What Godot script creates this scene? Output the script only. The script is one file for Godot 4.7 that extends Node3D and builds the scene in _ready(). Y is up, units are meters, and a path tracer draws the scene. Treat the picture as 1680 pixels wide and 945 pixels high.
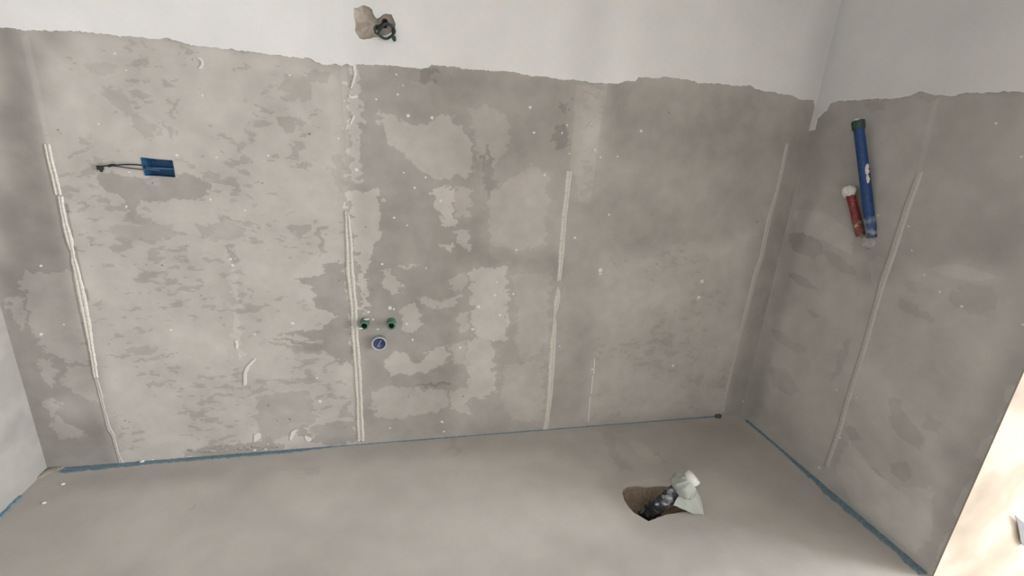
extends Node3D
# An unfinished bathroom niche: half-plastered walls, water and waste pipes roughed in, screed floor.
# World: back wall at z = 0, floor at y = 0, right wall at x = 0, metres.

var rng := RandomNumberGenerator.new()
var M := {}

# ---------------------------------------------------------------- naming
func numbered(called: String) -> String:
	if not has_node(called):
		return called
	var k := 1
	while has_node("%s_%03d" % [called, k]):
		k += 1
	return "%s_%03d" % [called, k]

func tag(o: Node, label: String, category := "", group := "") -> Node:
	o.set_meta("label", label)
	if category:
		o.set_meta("category", category)
	if group:
		o.set_meta("group", group)
	return o

func thing(called: String, label: String, category: String, at := Vector3.ZERO, group := "") -> Node3D:
	var o := Node3D.new()
	o.name = numbered(called)
	add_child(o)
	o.position = at
	tag(o, label, category, group)
	return o

# commits a SurfaceTool whose points are in world metres as one mesh under parent
func build(called: String, st: SurfaceTool, m: Material, parent: Node3D = self) -> MeshInstance3D:
	st.generate_normals()
	var o := MeshInstance3D.new()
	o.name = numbered(called) if parent == self else called
	o.mesh = st.commit()
	o.material_override = m
	o.cast_shadow = GeometryInstance3D.SHADOW_CASTING_SETTING_ON
	parent.add_child(o, true)
	if parent != self:
		var up: Node3D = parent
		var off := Vector3.ZERO
		while up != self:
			off += up.position
			up = up.get_parent()
		o.position = -off
	return o

func struct(called: String, st: SurfaceTool, m: Material, label: String) -> MeshInstance3D:
	var o := build(called, st, m)
	o.set_meta("kind", "structure")
	o.set_meta("label", label)
	return o

# ---------------------------------------------------------------- mesh helpers
func mesh(flat := true) -> SurfaceTool:
	var st := SurfaceTool.new()
	st.begin(Mesh.PRIMITIVE_TRIANGLES)
	st.set_smooth_group(-1 if flat else 0)
	return st

func tri(st: SurfaceTool, a: Vector3, b: Vector3, c: Vector3, out: Vector3, ua := Vector2.ZERO, ub := Vector2.ZERO, uc := Vector2.ZERO) -> void:
	if (c - a).cross(b - a).dot(out) < 0.0:
		var t := b
		b = c
		c = t
		var tu := ub
		ub = uc
		uc = tu
	st.set_uv(ua); st.add_vertex(a)
	st.set_uv(ub); st.add_vertex(b)
	st.set_uv(uc); st.add_vertex(c)

func quad(st: SurfaceTool, a: Vector3, b: Vector3, c: Vector3, d: Vector3, out: Vector3, ua := Vector2(0, 0), ub := Vector2(1, 0), uc := Vector2(1, 1), ud := Vector2(0, 1)) -> void:
	tri(st, a, b, c, out, ua, ub, uc)
	tri(st, a, c, d, out, ua, uc, ud)

func box(st: SurfaceTool, lo: Vector3, hi: Vector3) -> void:
	var c := (lo + hi) / 2
	for ax in 3:
		for s in [0, 1]:
			var q := []
			for k in [[0, 0], [1, 0], [1, 1], [0, 1]]:
				var v := Vector3.ZERO
				v[ax] = hi[ax] if s else lo[ax]
				var i := (ax + 1) % 3
				var j := (ax + 2) % 3
				v[i] = hi[i] if k[0] else lo[i]
				v[j] = hi[j] if k[1] else lo[j]
				q.append(v)
			quad(st, q[0], q[1], q[2], q[3], (q[0] + q[2]) / 2 - c)

# a flat polygon on the plane org + U x + V y, front towards N, t thick; bevel draws the front rim in
func plate(st: SurfaceTool, poly: PackedVector2Array, org: Vector3, U: Vector3, V: Vector3, N: Vector3, t: float, uv0 := Vector2.ZERO, uvs := Vector2.ONE, sides := true) -> void:
	var idx := Geometry2D.triangulate_polygon(poly)
	var f := func(q: Vector2) -> Vector3: return org + U * q.x + V * q.y
	var w := func(q: Vector2) -> Vector2: return (q - uv0) * uvs
	for k in range(0, idx.size(), 3):
		var a := poly[idx[k]]
		var b := poly[idx[k + 1]]
		var c := poly[idx[k + 2]]
		tri(st, f.call(a), f.call(b), f.call(c), N, w.call(a), w.call(b), w.call(c))
		if sides:
			tri(st, f.call(a) - N * t, f.call(b) - N * t, f.call(c) - N * t, -N, w.call(a), w.call(b), w.call(c))
	if not sides:
		return
	var turn := -1.0 if Geometry2D.is_polygon_clockwise(poly) else 1.0
	for k in poly.size():
		var a := poly[k]
		var b := poly[(k + 1) % poly.size()]
		var d := (b - a) * turn
		var o := U * d.y - V * d.x
		quad(st, f.call(a), f.call(b), f.call(b) - N * t, f.call(a) - N * t, o, w.call(a), w.call(b), w.call(b), w.call(a))

# the pieces of a polygon with holes, cut along a line through each hole so that none has a hole left
func pieces(poly: PackedVector2Array, holes: Array) -> Array:
	var todo := [poly]
	for h: PackedVector2Array in holes:
		var mid := Vector2.ZERO
		for q in h:
			mid += q / h.size()
		var next := []
		for p: PackedVector2Array in todo:
			if Geometry2D.intersect_polygons(p, h).is_empty():
				next.append(p)
				continue
			for half in [PackedVector2Array([Vector2(mid.x, -9), Vector2(mid.x, 9), Vector2(-9, 9), Vector2(-9, -9)]), PackedVector2Array([Vector2(mid.x, -9), Vector2(9, -9), Vector2(9, 9), Vector2(mid.x, 9)])]:
				for side in Geometry2D.intersect_polygons(p, half):
					next.append_array(Geometry2D.clip_polygons(side, h))
		todo = next
	return todo

# a polyline made rough: a point every step metres, pushed sideways by up to amp
func rough(line: PackedVector2Array, step: float, amp: float, closed := false) -> PackedVector2Array:
	var out := PackedVector2Array()
	var n := line.size()
	var drift := 0.0
	for k in (n if closed else n - 1):
		var a := line[k]
		var b := line[(k + 1) % n]
		var cnt := maxi(1, int(a.distance_to(b) / step))
		var side := (b - a).orthogonal().normalized()
		for i in cnt:
			drift = drift * 0.6 + rng.randf_range(-amp, amp) * 0.6
			out.append(a.lerp(b, float(i) / cnt) + side * drift)
	if not closed:
		out.append(line[n - 1])
	return out

# a surface of revolution: profile of (radius, height along axis); wob dents it
func lathe(st: SurfaceTool, prof: Array, org: Vector3, axis: Vector3, seg := 28, wob := 0.0, inside := false) -> void:
	axis = axis.normalized()
	var U := axis.cross(Vector3(0.31, 0.2, 0.93)).normalized()
	var V := axis.cross(U)
	var nz := FastNoiseLite.new()
	nz.seed = 5
	nz.frequency = 18.0
	var ring := func(k: int, i: int) -> Vector3:
		var a := TAU * (i % seg) / seg
		var p: Vector2 = prof[k]
		var d := U * cos(a) + V * sin(a)
		var v := org + axis * p.y + d * p.x
		if wob > 0.0:
			v += d * wob * nz.get_noise_3dv(v * 3.0) * minf(1.0, p.x * 60.0)
		return v
	for k in prof.size() - 1:
		var p: Vector2 = prof[k]
		var q: Vector2 = prof[k + 1]
		for i in seg:
			var a := TAU * (i + 0.5) / seg
			var d := U * cos(a) + V * sin(a)
			var o := d * (q.y - p.y) + axis * (p.x - q.x)
			if inside:
				o = -o
			var u0 := float(i) / seg
			var u1 := float(i + 1) / seg
			var v0 := float(k) / (prof.size() - 1)
			var v1 := float(k + 1) / (prof.size() - 1)
			quad(st, ring.call(k, i), ring.call(k, i + 1), ring.call(k + 1, i + 1), ring.call(k + 1, i), o, Vector2(u0, v0), Vector2(u1, v0), Vector2(u1, v1), Vector2(u0, v1))

func smooth_path(pts: Array, n: int) -> PackedVector3Array:
	var c := Curve3D.new()
	for k in pts.size():
		var a: Vector3 = pts[maxi(k - 1, 0)]
		var b: Vector3 = pts[mini(k + 1, pts.size() - 1)]
		c.add_point(pts[k], (a - b) / 6, (b - a) / 6)
	var out := PackedVector3Array()
	for i in n + 1:
		out.append(c.sample_baked(c.get_baked_length() * i / n, true))
	return out

func tube(st: SurfaceTool, path: PackedVector3Array, r: float, seg := 10) -> void:
	var rings := []
	var U := Vector3.ZERO
	for k in path.size():
		var t := (path[mini(k + 1, path.size() - 1)] - path[maxi(k - 1, 0)]).normalized()
		if k == 0:
			U = t.cross(Vector3(0.3, 0.5, 0.8)).normalized()
		U = (U - t * U.dot(t)).normalized()
		var V := t.cross(U)
		var ring := PackedVector3Array()
		for i in seg:
			var a := TAU * i / seg
			ring.append(path[k] + (U * cos(a) + V * sin(a)) * r)
		rings.append(ring)
	for k in rings.size() - 1:
		for i in seg:
			var j := (i + 1) % seg
			quad(st, rings[k][i], rings[k][j], rings[k + 1][j], rings[k + 1][i], rings[k][i] + rings[k][j] - path[k] * 2)
	for e in [0, rings.size() - 1]:
		var o: Vector3 = path[e] - path[1 if e == 0 else e - 1]
		for i in seg:
			tri(st, path[e], rings[e][i], rings[e][(i + 1) % seg], o)

# a lumpy ball
func lump(st: SurfaceTool, c: Vector3, size: Vector3, sd: int, dent := 0.35, rows := 8, cols := 12) -> void:
	var nz := FastNoiseLite.new()
	nz.seed = sd
	nz.frequency = 0.9
	var f := func(i: int, j: int) -> Vector3:
		var a := PI * i / rows
		var b := TAU * (j % cols) / cols
		var d := Vector3(sin(a) * cos(b), cos(a), sin(a) * sin(b))
		return c + d * size * (1.0 + dent * nz.get_noise_3dv(d * 1.6 + Vector3(sd, 0, 0)))
	for i in rows:
		for j in cols:
			var a: Vector3 = f.call(i, j)
			var b: Vector3 = f.call(i, j + 1)
			var d: Vector3 = f.call(i + 1, j)
			var e: Vector3 = f.call(i + 1, j + 1)
			var o := (a + b + d + e) / 4 - c
			if i > 0:
				tri(st, a, b, e, o)
			if i < rows - 1:
				tri(st, a, e, d, o)

# the hollow behind a ragged opening: rings from the rim to a bumpy bottom
func hollow(st: SurfaceTool, rim: PackedVector2Array, org: Vector3, U: Vector3, V: Vector3, N: Vector3, prof: Array, bump: float, sd: int) -> void:
	var nz := FastNoiseLite.new()
	nz.seed = sd
	nz.frequency = 22.0
	var mid := Vector2.ZERO
	for q in rim:
		mid += q / rim.size()
	var n := rim.size()
	var f := func(k: int, i: int) -> Vector3:
		var p: Vector2 = prof[k]
		var q := mid.lerp(rim[i % n], p.x)
		var d := p.y + (nz.get_noise_2dv(q * 2.0) * bump if k > 0 else 0.0)
		return org + U * q.x + V * q.y - N * d
	for k in prof.size() - 1:
		for i in n:
			quad(st, f.call(k, i), f.call(k, i + 1), f.call(k + 1, i + 1), f.call(k + 1, i), N)

# a plaster bead: stations (along U, along V, half width), two ridges with a groove between
func bead(st: SurfaceTool, stations: Array, org: Vector3, U: Vector3, V: Vector3, N: Vector3, h: float, groove: float, jag: float, gap := 0.14) -> void:
	var sec := [Vector2(-1, 0), Vector2(-0.86, 0.85), Vector2(-gap * 1.6, 1), Vector2(-gap, groove), Vector2(gap, groove), Vector2(gap * 1.6, 1), Vector2(0.86, 0.85), Vector2(1, 0)]
	var rows := []
	var dl := 0.0
	var dr := 0.0
	for k in stations.size() - 1:
		var a: Vector3 = stations[k]
		var b: Vector3 = stations[k + 1]
		var cnt := maxi(1, int(Vector2(a.x - b.x, a.y - b.y).length() / 0.006))
		for i in cnt + (1 if k == stations.size() - 2 else 0):
			var s := a.lerp(b, float(i) / cnt)
			dl = dl * 0.75 + rng.randf_range(-jag, jag) * 0.55
			dr = dr * 0.75 + rng.randf_range(-jag, jag) * 0.55
			var hh := h * (1.0 + rng.randf_range(-0.04, 0.04))
			var row := PackedVector3Array()
			for q: Vector2 in sec:
				var off := q.x * s.z
				if q.x < -0.5:
					off -= maxf(dl, -s.z * 0.3)
				elif q.x > 0.5:
					off += maxf(dr, -s.z * 0.3)
				row.append(org + U * (s.x + off) + V * s.y + N * (hh * q.y + (-0.0005 if q.y == 0.0 else 0.0)))
			rows.append(row)
	for k in rows.size() - 1:
		for i in sec.size() - 1:
			var o := N
			if i == 0: o = N - U
			if i == sec.size() - 2: o = N + U
			quad(st, rows[k][i], rows[k][i + 1], rows[k + 1][i + 1], rows[k + 1][i], o)
	for e in [0, rows.size() - 1]:
		for i in range(1, sec.size() - 1):
			tri(st, rows[e][0], rows[e][i], rows[e][i + 1], V if rows[e][0].dot(V) > rows[rows.size() / 2][0].dot(V) else -V)

# a low strip of foam along the foot of a wall: stations (along, width)
func foot_strip(st: SurfaceTool, stations: Array, along: Vector3, out: Vector3, org: Vector3, h: float) -> void:
	var rows := []
	for k in stations.size() - 1:
		var a: Vector2 = stations[k]
		var b: Vector2 = stations[k + 1]
		var cnt := maxi(1, int(absf(a.x - b.x) / 0.012))
		for i in cnt + (1 if k == stations.size() - 2 else 0):
			var s := a.lerp(b, float(i) / cnt)
			var w := s.y * (1.0 + rng.randf_range(-0.16, 0.16))
			var hh := h * (1.0 + rng.randf_range(-0.2, 0.2))
			var row := PackedVector3Array()
			for q in [Vector2(0.0, 1.25), Vector2(0.45, 1.05), Vector2(0.85, 0.8), Vector2(1.0, -0.2)]:
				row.append(org + along * s.x + out * (w * q.x) + Vector3.UP * (hh * q.y))
			rows.append(row)
	for k in rows.size() - 1:
		for i in 3:
			quad(st, rows[k][i], rows[k][i + 1], rows[k + 1][i + 1], rows[k + 1][i], Vector3.UP + out * 0.5)

# ---------------------------------------------------------------- surface colour of plaster
class Canvas:
	var w: int
	var h: int
	var x0: float
	var y0: float
	var res: float
	var flip: bool
	var soft: Image
	var mid: Image
	var line: Image
	var spots: Image
	var rng := RandomNumberGenerator.new()

	func _init(left: float, top: float, right: float, bottom: float, mm_per_pixel: float) -> void:
		x0 = left
		y0 = top
		res = mm_per_pixel
		flip = bottom < top
		w = int((right - left) / res)
		h = int(absf(bottom - top) / res)
		soft = Image.create(w / 4, h / 4, false, Image.FORMAT_L8)
		soft.fill(Color8(128, 128, 128))
		mid = Image.create(w, h, false, Image.FORMAT_L8)
		mid.fill(Color8(128, 128, 128))
		line = mid.duplicate()
		spots = Image.create(w, h, false, Image.FORMAT_L8)
		rng.seed = w + h

	func at(x: float, y: float) -> Vector2:
		return Vector2((x - x0) / res, ((y0 - y) if flip else (y - y0)) / res)

	func fill(im: Image, pts: PackedVector2Array, v: int) -> void:
		var top := INF
		var low := -INF
		for q in pts:
			top = minf(top, q.y)
			low = maxf(low, q.y)
		for y in range(maxi(0, int(top)), mini(im.get_height(), int(low) + 1)):
			var xs := PackedFloat32Array()
			var yc := y + 0.5
			for k in pts.size():
				var a := pts[k]
				var b := pts[(k + 1) % pts.size()]
				if (a.y <= yc) != (b.y <= yc):
					xs.append(a.x + (b.x - a.x) * (yc - a.y) / (b.y - a.y))
			xs.sort()
			for k in range(0, xs.size() - 1, 2):
				var l := clampi(roundi(xs[k]), 0, im.get_width())
				var r := clampi(roundi(xs[k + 1]), 0, im.get_width())
				if r > l:
					im.fill_rect(Rect2i(l, y, r - l, 1), Color8(v, v, v))

	func poly(layer: String, d: int, mms: Array) -> void:
		var pts := PackedVector2Array()
		for k in range(0, mms.size(), 2):
			pts.append(at(mms[k], mms[k + 1]) * (0.25 if layer == "s" else 1.0))
		fill(soft if layer == "s" else mid if layer == "m" else line, pts, 128 + d)

	func spot(v: int, x: float, y: float, r: float) -> void:
		var c := at(x, y)
		var pts := PackedVector2Array()
		for k in 9:
			pts.append(c + Vector2.from_angle(TAU * k / 9) * (r / res) * rng.randf_range(0.55, 1.15))
		fill(spots, pts, v)

	func bytes(sd: int, freq: float, oct: int, kx := 1, ky := 1) -> PackedByteArray:
		var n := FastNoiseLite.new()
		n.seed = sd
		n.frequency = freq
		n.fractal_octaves = oct
		n.fractal_gain = 0.55
		var im := n.get_image(w / kx, h / ky)
		if kx > 1 or ky > 1:
			im.resize(w, h, Image.INTERPOLATE_CUBIC)
		return im.get_data()

	# cloud, mottle, pit: how strong; pit marks lie flat, as a trowel leaves them. Returns [colour, height]
	func compose(base: Color, cloud: float, mottle: float, grain: float, pit: float, warp: float) -> Array:
		soft.resize(maxi(2, w / 36), maxi(2, h / 36), Image.INTERPOLATE_BILINEAR)
		soft.resize(w, h, Image.INTERPOLATE_CUBIC)
		var fine := mid.duplicate()
		fine.resize(w / 2, h / 2, Image.INTERPOLATE_BILINEAR)
		fine.resize(w, h, Image.INTERPOLATE_BILINEAR)
		line.resize(w / 3, h / 3, Image.INTERPOLATE_BILINEAR)
		line.resize(w, h, Image.INTERPOLATE_BILINEAR)
		var ln := line.get_data()
		var s := soft.get_data()
		var m: PackedByteArray = fine.get_data()
		var sp := spots.get_data()
		var n1 := bytes(11, 0.004, 3)
		var n2 := bytes(12, 0.018, 5)
		var wa := bytes(13, 0.035, 5)
		var wb := bytes(14, 0.035, 5)
		var np := bytes(15, 0.04, 5, 2, 1)
		var rgb := PackedByteArray()
		rgb.resize(w * h * 3)
		var hi := PackedByteArray()
		hi.resize(w * h)
		var br := base.r8
		var bg := base.g8
		var bb := base.b8
		var i := 0
		for y in h:
			for x in w:
				var xx := clampi(x + int((wa[i] - 128) * warp + (np[i] - 128) * warp * 0.7), 0, w - 1)
				var yy := clampi(y + int((wb[i] - 128) * warp * 0.6), 0, h - 1)
				var j := yy * w + xx
				var md := m[j] - 128
				var p := 0.0
				var q := np[i] - 177 - (n1[i] - 128) * 0.7
				if q > 0 and md >= -4:
					p = minf(q * 1.1, 24.0) * pit * clampf((s[i] - 132) / 12.0, 0.0, 1.0)
				var t := (s[i] - 128) + (ln[i] - 128) + md + (n1[i] - 128) * cloud + (n2[i] - 128) * mottle + ((i * 7919 + y * 104729) % 211 - 105) * grain - p
				var hue := (n1[(i * 3 + 977) % (w * h)] - 128) * 0.0 + (wa[i] - 128) * 0.015
				var r := br + t + hue
				var g := bg + t
				var b := bb + t * 0.97 - hue
				var hh := 128.0 + md * 1.1 + (n2[i] - 128) * 0.35 - p * 1.2
				var c := sp[i]
				if c > 0:
					r = c
					g = c
					b = c - 5
					hh += 40 if c > 128 else -40
				rgb[i * 3] = clampi(int(r), 0, 255)
				rgb[i * 3 + 1] = clampi(int(g), 0, 255)
				rgb[i * 3 + 2] = clampi(int(b), 0, 255)
				hi[i] = clampi(int(hh), 0, 255)
				i += 1
		return [ImageTexture.create_from_image(Image.create_from_data(w, h, false, Image.FORMAT_RGB8, rgb)), ImageTexture.create_from_image(Image.create_from_data(w, h, false, Image.FORMAT_L8, hi))]

func plaster(maps: Array, relief: float, rough_: float) -> StandardMaterial3D:
	var m := StandardMaterial3D.new()
	m.albedo_texture = maps[0]
	m.roughness = rough_
	m.metallic_specular = 0.3
	m.heightmap_enabled = true
	m.heightmap_texture = maps[1]
	m.heightmap_scale = relief
	return m

func mat(c: Color, rough_: float, spec := 0.5) -> StandardMaterial3D:
	var m := StandardMaterial3D.new()
	m.albedo_color = c
	m.roughness = rough_
	m.metallic_specular = spec
	return m

# a plain colour with a second one coming through in specks and smears
func smeared(a: Color, b: Color, from: float, to: float, scale: float, sd: int, rough_: float) -> StandardMaterial3D:
	var n := FastNoiseLite.new()
	n.seed = sd
	n.frequency = 0.03
	n.fractal_octaves = 4
	var g := Gradient.new()
	g.offsets = PackedFloat32Array([0.0, from, to, 1.0])
	g.colors = PackedColorArray([a.darkened(0.12), a, b, b.lightened(0.05)])
	var t := NoiseTexture2D.new()
	t.width = 256
	t.height = 256
	t.seamless = true
	t.noise = n
	t.color_ramp = g
	var m := StandardMaterial3D.new()
	m.albedo_texture = t
	m.uv1_triplanar = true
	m.uv1_world_triplanar = true
	m.uv1_scale = Vector3.ONE * scale
	m.roughness = rough_
	return m

# ---------------------------------------------------------------- the scene
func _ready() -> void:
	rng.seed = 20
	# camera
	var cam := Camera3D.new()
	cam.name = "camera"
	add_child(cam)
	cam.position = Vector3(-1.9444, 1.5000, 2.0745)
	cam.rotation = Vector3(-0.31504, -0.23791, 0.06585)
	cam.fov = 62.448
	cam.near = 0.05
	cam.far = 60.0
	cam.current = true
	# daylight: an overcast sky outside, and the light of the open balcony doorway behind the camera
	var env := Environment.new()
	env.tonemap_mode = Environment.TONE_MAPPER_LINEAR
	env.tonemap_exposure = 1.0
	env.background_mode = Environment.BG_SKY
	var sky := Sky.new()
	var sm := ProceduralSkyMaterial.new()
	sm.sky_top_color = Color(0.72, 0.76, 0.80)
	sm.sky_horizon_color = Color(0.80, 0.80, 0.78)
	sm.ground_horizon_color = Color(0.55, 0.53, 0.50)
	sm.ground_bottom_color = Color(0.40, 0.39, 0.37)
	sm.sun_angle_max = 1.0
	sky.sky_material = sm
	env.sky = sky
	env.ambient_light_source = Environment.AMBIENT_SOURCE_SKY
	env.sdfgi_enabled = true
	env.ssao_enabled = true
	env.ssil_enabled = true
	var we := WorldEnvironment.new()
	we.name = "world_environment"
	we.environment = env
	add_child(we)
	# balcony doorway far to the right, past the corner, and an added dim fill light in a made-up doorway behind the camera
	for d in [["balcony_daylight", Vector2(1.3, 2.2), Vector3(3.95, 1.25, 2.9), PI / 2, 44.0], ["added_fill_light", Vector2(1.3, 2.0), Vector3(-2.3, 1.15, 3.76), 0.0, 2.0]]:
		var wl := AreaLight3D.new()
		wl.name = d[0]
		wl.area_size = d[1]
		wl.area_normalize_energy = true
		wl.light_energy = d[4]
		wl.light_color = Color(0.962, 0.974, 1.0)
		wl.position = d[2]
		wl.rotation = Vector3(0, d[3], 0)
		wl.shadow_enabled = true
		wl.set("area_range", 14.0)
		add_child(wl)

	materials()
	setting()
	wall_beads()
	foot_strips()
	wiring()
	basin_stubs()
	wall_pipes()
	floor_waste()
	crumbs()

func materials() -> void:
	M.bead = smeared(Color8(226, 222, 212), Color8(206, 201, 190), 0.45, 0.6, 9.0, 3, 0.8)
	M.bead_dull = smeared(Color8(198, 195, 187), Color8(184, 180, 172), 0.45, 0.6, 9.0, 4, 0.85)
	M.splash = mat(Color8(222, 220, 213), 0.8)
	M.mortar = smeared(Color8(186, 174, 160), Color8(200, 190, 178), 0.4, 0.65, 5.0, 6, 0.95)
	M.mortar_dark = smeared(Color8(142, 124, 106), Color8(154, 138, 122), 0.4, 0.65, 6.0, 7, 0.95)
	M.foam = smeared(Color8(106, 130, 144), Color8(136, 148, 152), 0.5, 0.75, 10.0, 8, 0.7)
	M.box_blue = mat(Color8(42, 96, 136), 0.4)
	M.cable = mat(Color8(38, 42, 44), 0.5)
	M.cable_grey = mat(Color8(78, 84, 88), 0.45)
	M.cable_green = mat(Color8(36, 52, 50), 0.35)
	M.green = mat(Color8(92, 128, 108), 0.45)
	M.green_dusty = smeared(Color8(88, 122, 104), Color8(150, 162, 154), 0.55, 0.8, 16.0, 9, 0.6)
	M.bore = mat(Color8(34, 76, 60), 0.5)
	M.grey_plastic = mat(Color8(182, 184, 188), 0.45)
	M.cap_blue = mat(Color8(58, 68, 108), 0.12)
	M.sheen_rib = mat(Color8(126, 134, 158), 0.3)  # lighter tone for the reflected streak on the cap
	M.pipe_blue = smeared(Color8(28, 64, 118), Color8(44, 76, 122), 0.5, 0.8, 6.0, 10, 0.45)
	M.pipe_blue_dusty = smeared(Color8(58, 82, 122), Color8(150, 154, 156), 0.48, 0.7, 2.6, 11, 0.7)
	M.pipe_red = smeared(Color8(128, 42, 46), Color8(150, 88, 84), 0.55, 0.85, 6.0, 12, 0.5)
	M.pipe_red_dusty = smeared(Color8(124, 66, 60), Color8(186, 168, 156), 0.48, 0.66, 3.0, 13, 0.7)
	M.collar = smeared(Color8(34, 58, 54), Color8(70, 96, 84), 0.5, 0.75, 18.0, 14, 0.5)
	M.gypsum = smeared(Color8(226, 224, 218), Color8(196, 192, 184), 0.5, 0.75, 14.0, 15, 0.9)
	M.waste = smeared(Color8(50, 51, 55), Color8(150, 152, 158), 0.62, 0.72, 3.0, 16, 0.5)
	M.smear = mat(Color8(168, 170, 174), 0.8)
	M.black = mat(Color8(24, 24, 26), 0.5)
	M.sheet = mat(Color8(176, 180, 172), 0.55)
	M.cap_white = mat(Color8(240, 240, 238), 0.5)
	M.flake = mat(Color8(132, 132, 132), 0.7)
	M.shell = mat(Color8(200, 198, 193), 0.9)
	M.cream = smeared(Color8(192, 176, 158), Color8(202, 190, 175), 0.4, 0.6, 0.35, 17, 0.9)

func back_colours() -> Array:
	var c := Canvas.new(-3500, 1800, 20, -30, 1.75)
	c.poly("s", -23, [-3224, 1732, -3149, 1731, -3174, 1473, -3185, 1223, -3198, 901, -3207, 526, -3207, 224, -3168, -15, -3487, -26, -3523, 392])
	c.poly("s", 16, [-3148, 1713, -2694, 1729, -2165, 1697, -2170, 1164, -2168, 733, -2157, 16, -2675, -2, -3166, 1, -3182, 370, -3167, 876, -3170, 1224])
	c.poly("s", -9, [-2147, 1703, -1263, 1724, -1211, 1356, -1199, 8, -2152, 15, -2165, 929])
	c.poly("s", -7, [-1069, 1720, -104, 1731, -96, 1465, -1028, 1418])
	c.poly("s", 11, [-1030, 963, -176, 1097, -104, 9, -982, 20])
	c.poly("s", -9, [-121, 1729, 9, 1725, 45, 970, 36, -24, -102, 0, -118, 869])  # shade of the right-hand corner put into the colour
	c.poly("s", 2, [-1635, 1311, -1233, 1433, -1200, 962, -1219, 520, -1207, 21, -1696, 63, -1731, 902, -1564, 931])
	c.poly("s", -8, [-1636, 982, -1188, 998, -1182, 884, -1647, 902])
	c.poly("s", 10, [-1209, 1342, -1221, 1708, -1078, 1724, -1092, 1544, -1099, 1224, -1182, 1221])
	c.poly("s", -6, [-3110, 1717, -3031, 1725, -3065, 1684, -3115, 1652])
	c.poly("s", -14, [-3144, 1701, -3098, 1709, -3115, 1556, -3119, 1497, -3150, 1505, -3149, 1611])
	c.poly("m", -11, [-2974, 1571, -2899, 1553, -2878, 1484, -2830, 1445, -2812, 1410, -2873, 1394, -2907, 1471, -2949, 1509])
	c.poly("m", -10, [-2995, 1636, -2912, 1641, -2914, 1608, -2995, 1605])
	c.poly("m", -10, [-3029, 1070, -2823, 1079, -2808, 1038, -2875, 1013, -3017, 1023])
	c.poly("m", -11, [-2706, 1081, -2629, 1098, -2565, 1074, -2565, 1024, -2682, 1015, -2718, 1040])
	c.poly("m", -13, [-2383, 1647, -2276, 1649, -2277, 1569, -2372, 1562, -2390, 1604])
	c.poly("s", -10, [-1845, 1729, -1488, 1728, -1497, 1592, -1672, 1591, -1844, 1613])
	c.poly("m", -11, [-2214, 1370, -2175, 1372, -2172, 1227, -2206, 1218])
	c.poly("s", -8, [-1832, 1568, -1596, 1596, -1615, 1450, -1769, 1490])
	c.poly("s", -8, [-1444, 1473, -1315, 1555, -1251, 1471, -1299, 1378, -1397, 1394])
	c.poly("s", -8, [-3382, 383, -3182, 370, -3202, 254, -3358, 237])
	c.poly("m", -24, [-3052, 1250, -3017, 1269, -2957, 1263, -2931, 1253, -2858, 1259, -2776, 1271, -2694, 1268, -2669, 1244, -2670, 1202, -2704, 1189, -2789, 1172, -2872, 1167, -2941, 1176, -3008, 1190, -3042, 1215])
	c.poly("m", -21, [-2959, 1187, -2907, 1177, -2934, 1130, -2943, 1090, -2963, 1104, -2967, 1141])
	c.poly("m", 17, [-3355, 872, -3325, 896, -3271, 879, -3200, 891, -3167, 896, -3185, 647, -3193, 490, -3284, 511, -3356, 587, -3363, 652, -3356, 779])
	c.poly("m", 17, [-3416, 785, -3369, 789, -3372, 704, -3393, 640, -3411, 705])
	c.poly("m", 17, [-3370, 520, -3322, 524, -3345, 381, -3371, 438])
	c.poly("m", 17, [-3380, 340, -3346, 352, -3348, 236, -3281, 185, -3287, 152, -3376, 148, -3385, 209])
	c.poly("m", 14, [-3194, 484, -3189, 327, -3224, 315, -3314, 407, -3277, 489])
	c.poly("m", -28, [-2274, 928, -2195, 923, -2180, 818, -2178, 616, -2175, 433, -2222, 460, -2272, 499, -2373, 531, -2446, 563, -2518, 589, -2418, 609, -2291, 620, -2237, 677, -2249, 697, -2311, 721, -2320, 764, -2341, 820, -2364, 842, -2404, 853, -2339, 861, -2277, 869])
	c.poly("m", 0, [-2542, 590, -2418, 600, -2295, 560, -2295, 551, -2372, 554, -2420, 577])
	c.poly("m", 0, [-2407, 617, -2310, 646, -2260, 639, -2317, 620, -2393, 611])
	c.poly("m", -20, [-2555, 579, -2423, 544, -2272, 505, -2349, 506, -2448, 537])
	c.poly("m", -20, [-2394, 1083, -2335, 1089, -2332, 1064, -2351, 1038, -2380, 1058])
	c.poly("m", -20, [-2298, 1080, -2265, 1081, -2264, 1008, -2273, 944, -2285, 981, -2287, 1034])
	c.poly("m", -17, [-2511, 383, -2344, 382, -2338, 363, -2437, 356, -2507, 367])
	c.poly("m", -20, [-2379, 37, -2369, 121, -2277, 147, -2181, 132, -2168, 27, -2299, 5])
	c.poly("m", -14, [-2594, 301, -2375, 318, -2345, 153, -2512, 67, -2615, 77])
	c.poly("m", -25, [-2950, 4, -2884, 43, -2795, 57, -2669, 55, -2590, 67, -2561, 98, -2533, 62, -2490, 3, -2675, -5])
	c.poly("m", -25, [-2433, 120, -2400, 137, -2381, 102, -2391, 69, -2431, 79])
	c.poly("m", -20, [-2524, 174, -2475, 196, -2397, 183, -2378, 149, -2479, 144])
	c.poly("m", -14, [-2307, 1668, -2252, 1685, -2199, 1673, -2211, 1639, -2288, 1633])
	c.poly("m", -15, [-2405, 1506, -2333, 1506, -2328, 1457, -2377, 1450])
	c.poly("m", -17, [-2351, 1415, -2307, 1415, -2311, 1388, -2344, 1390])
	c.poly("m", -17, [-2359, 1339, -2308, 1334, -2321, 1305, -2356, 1311])
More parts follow.
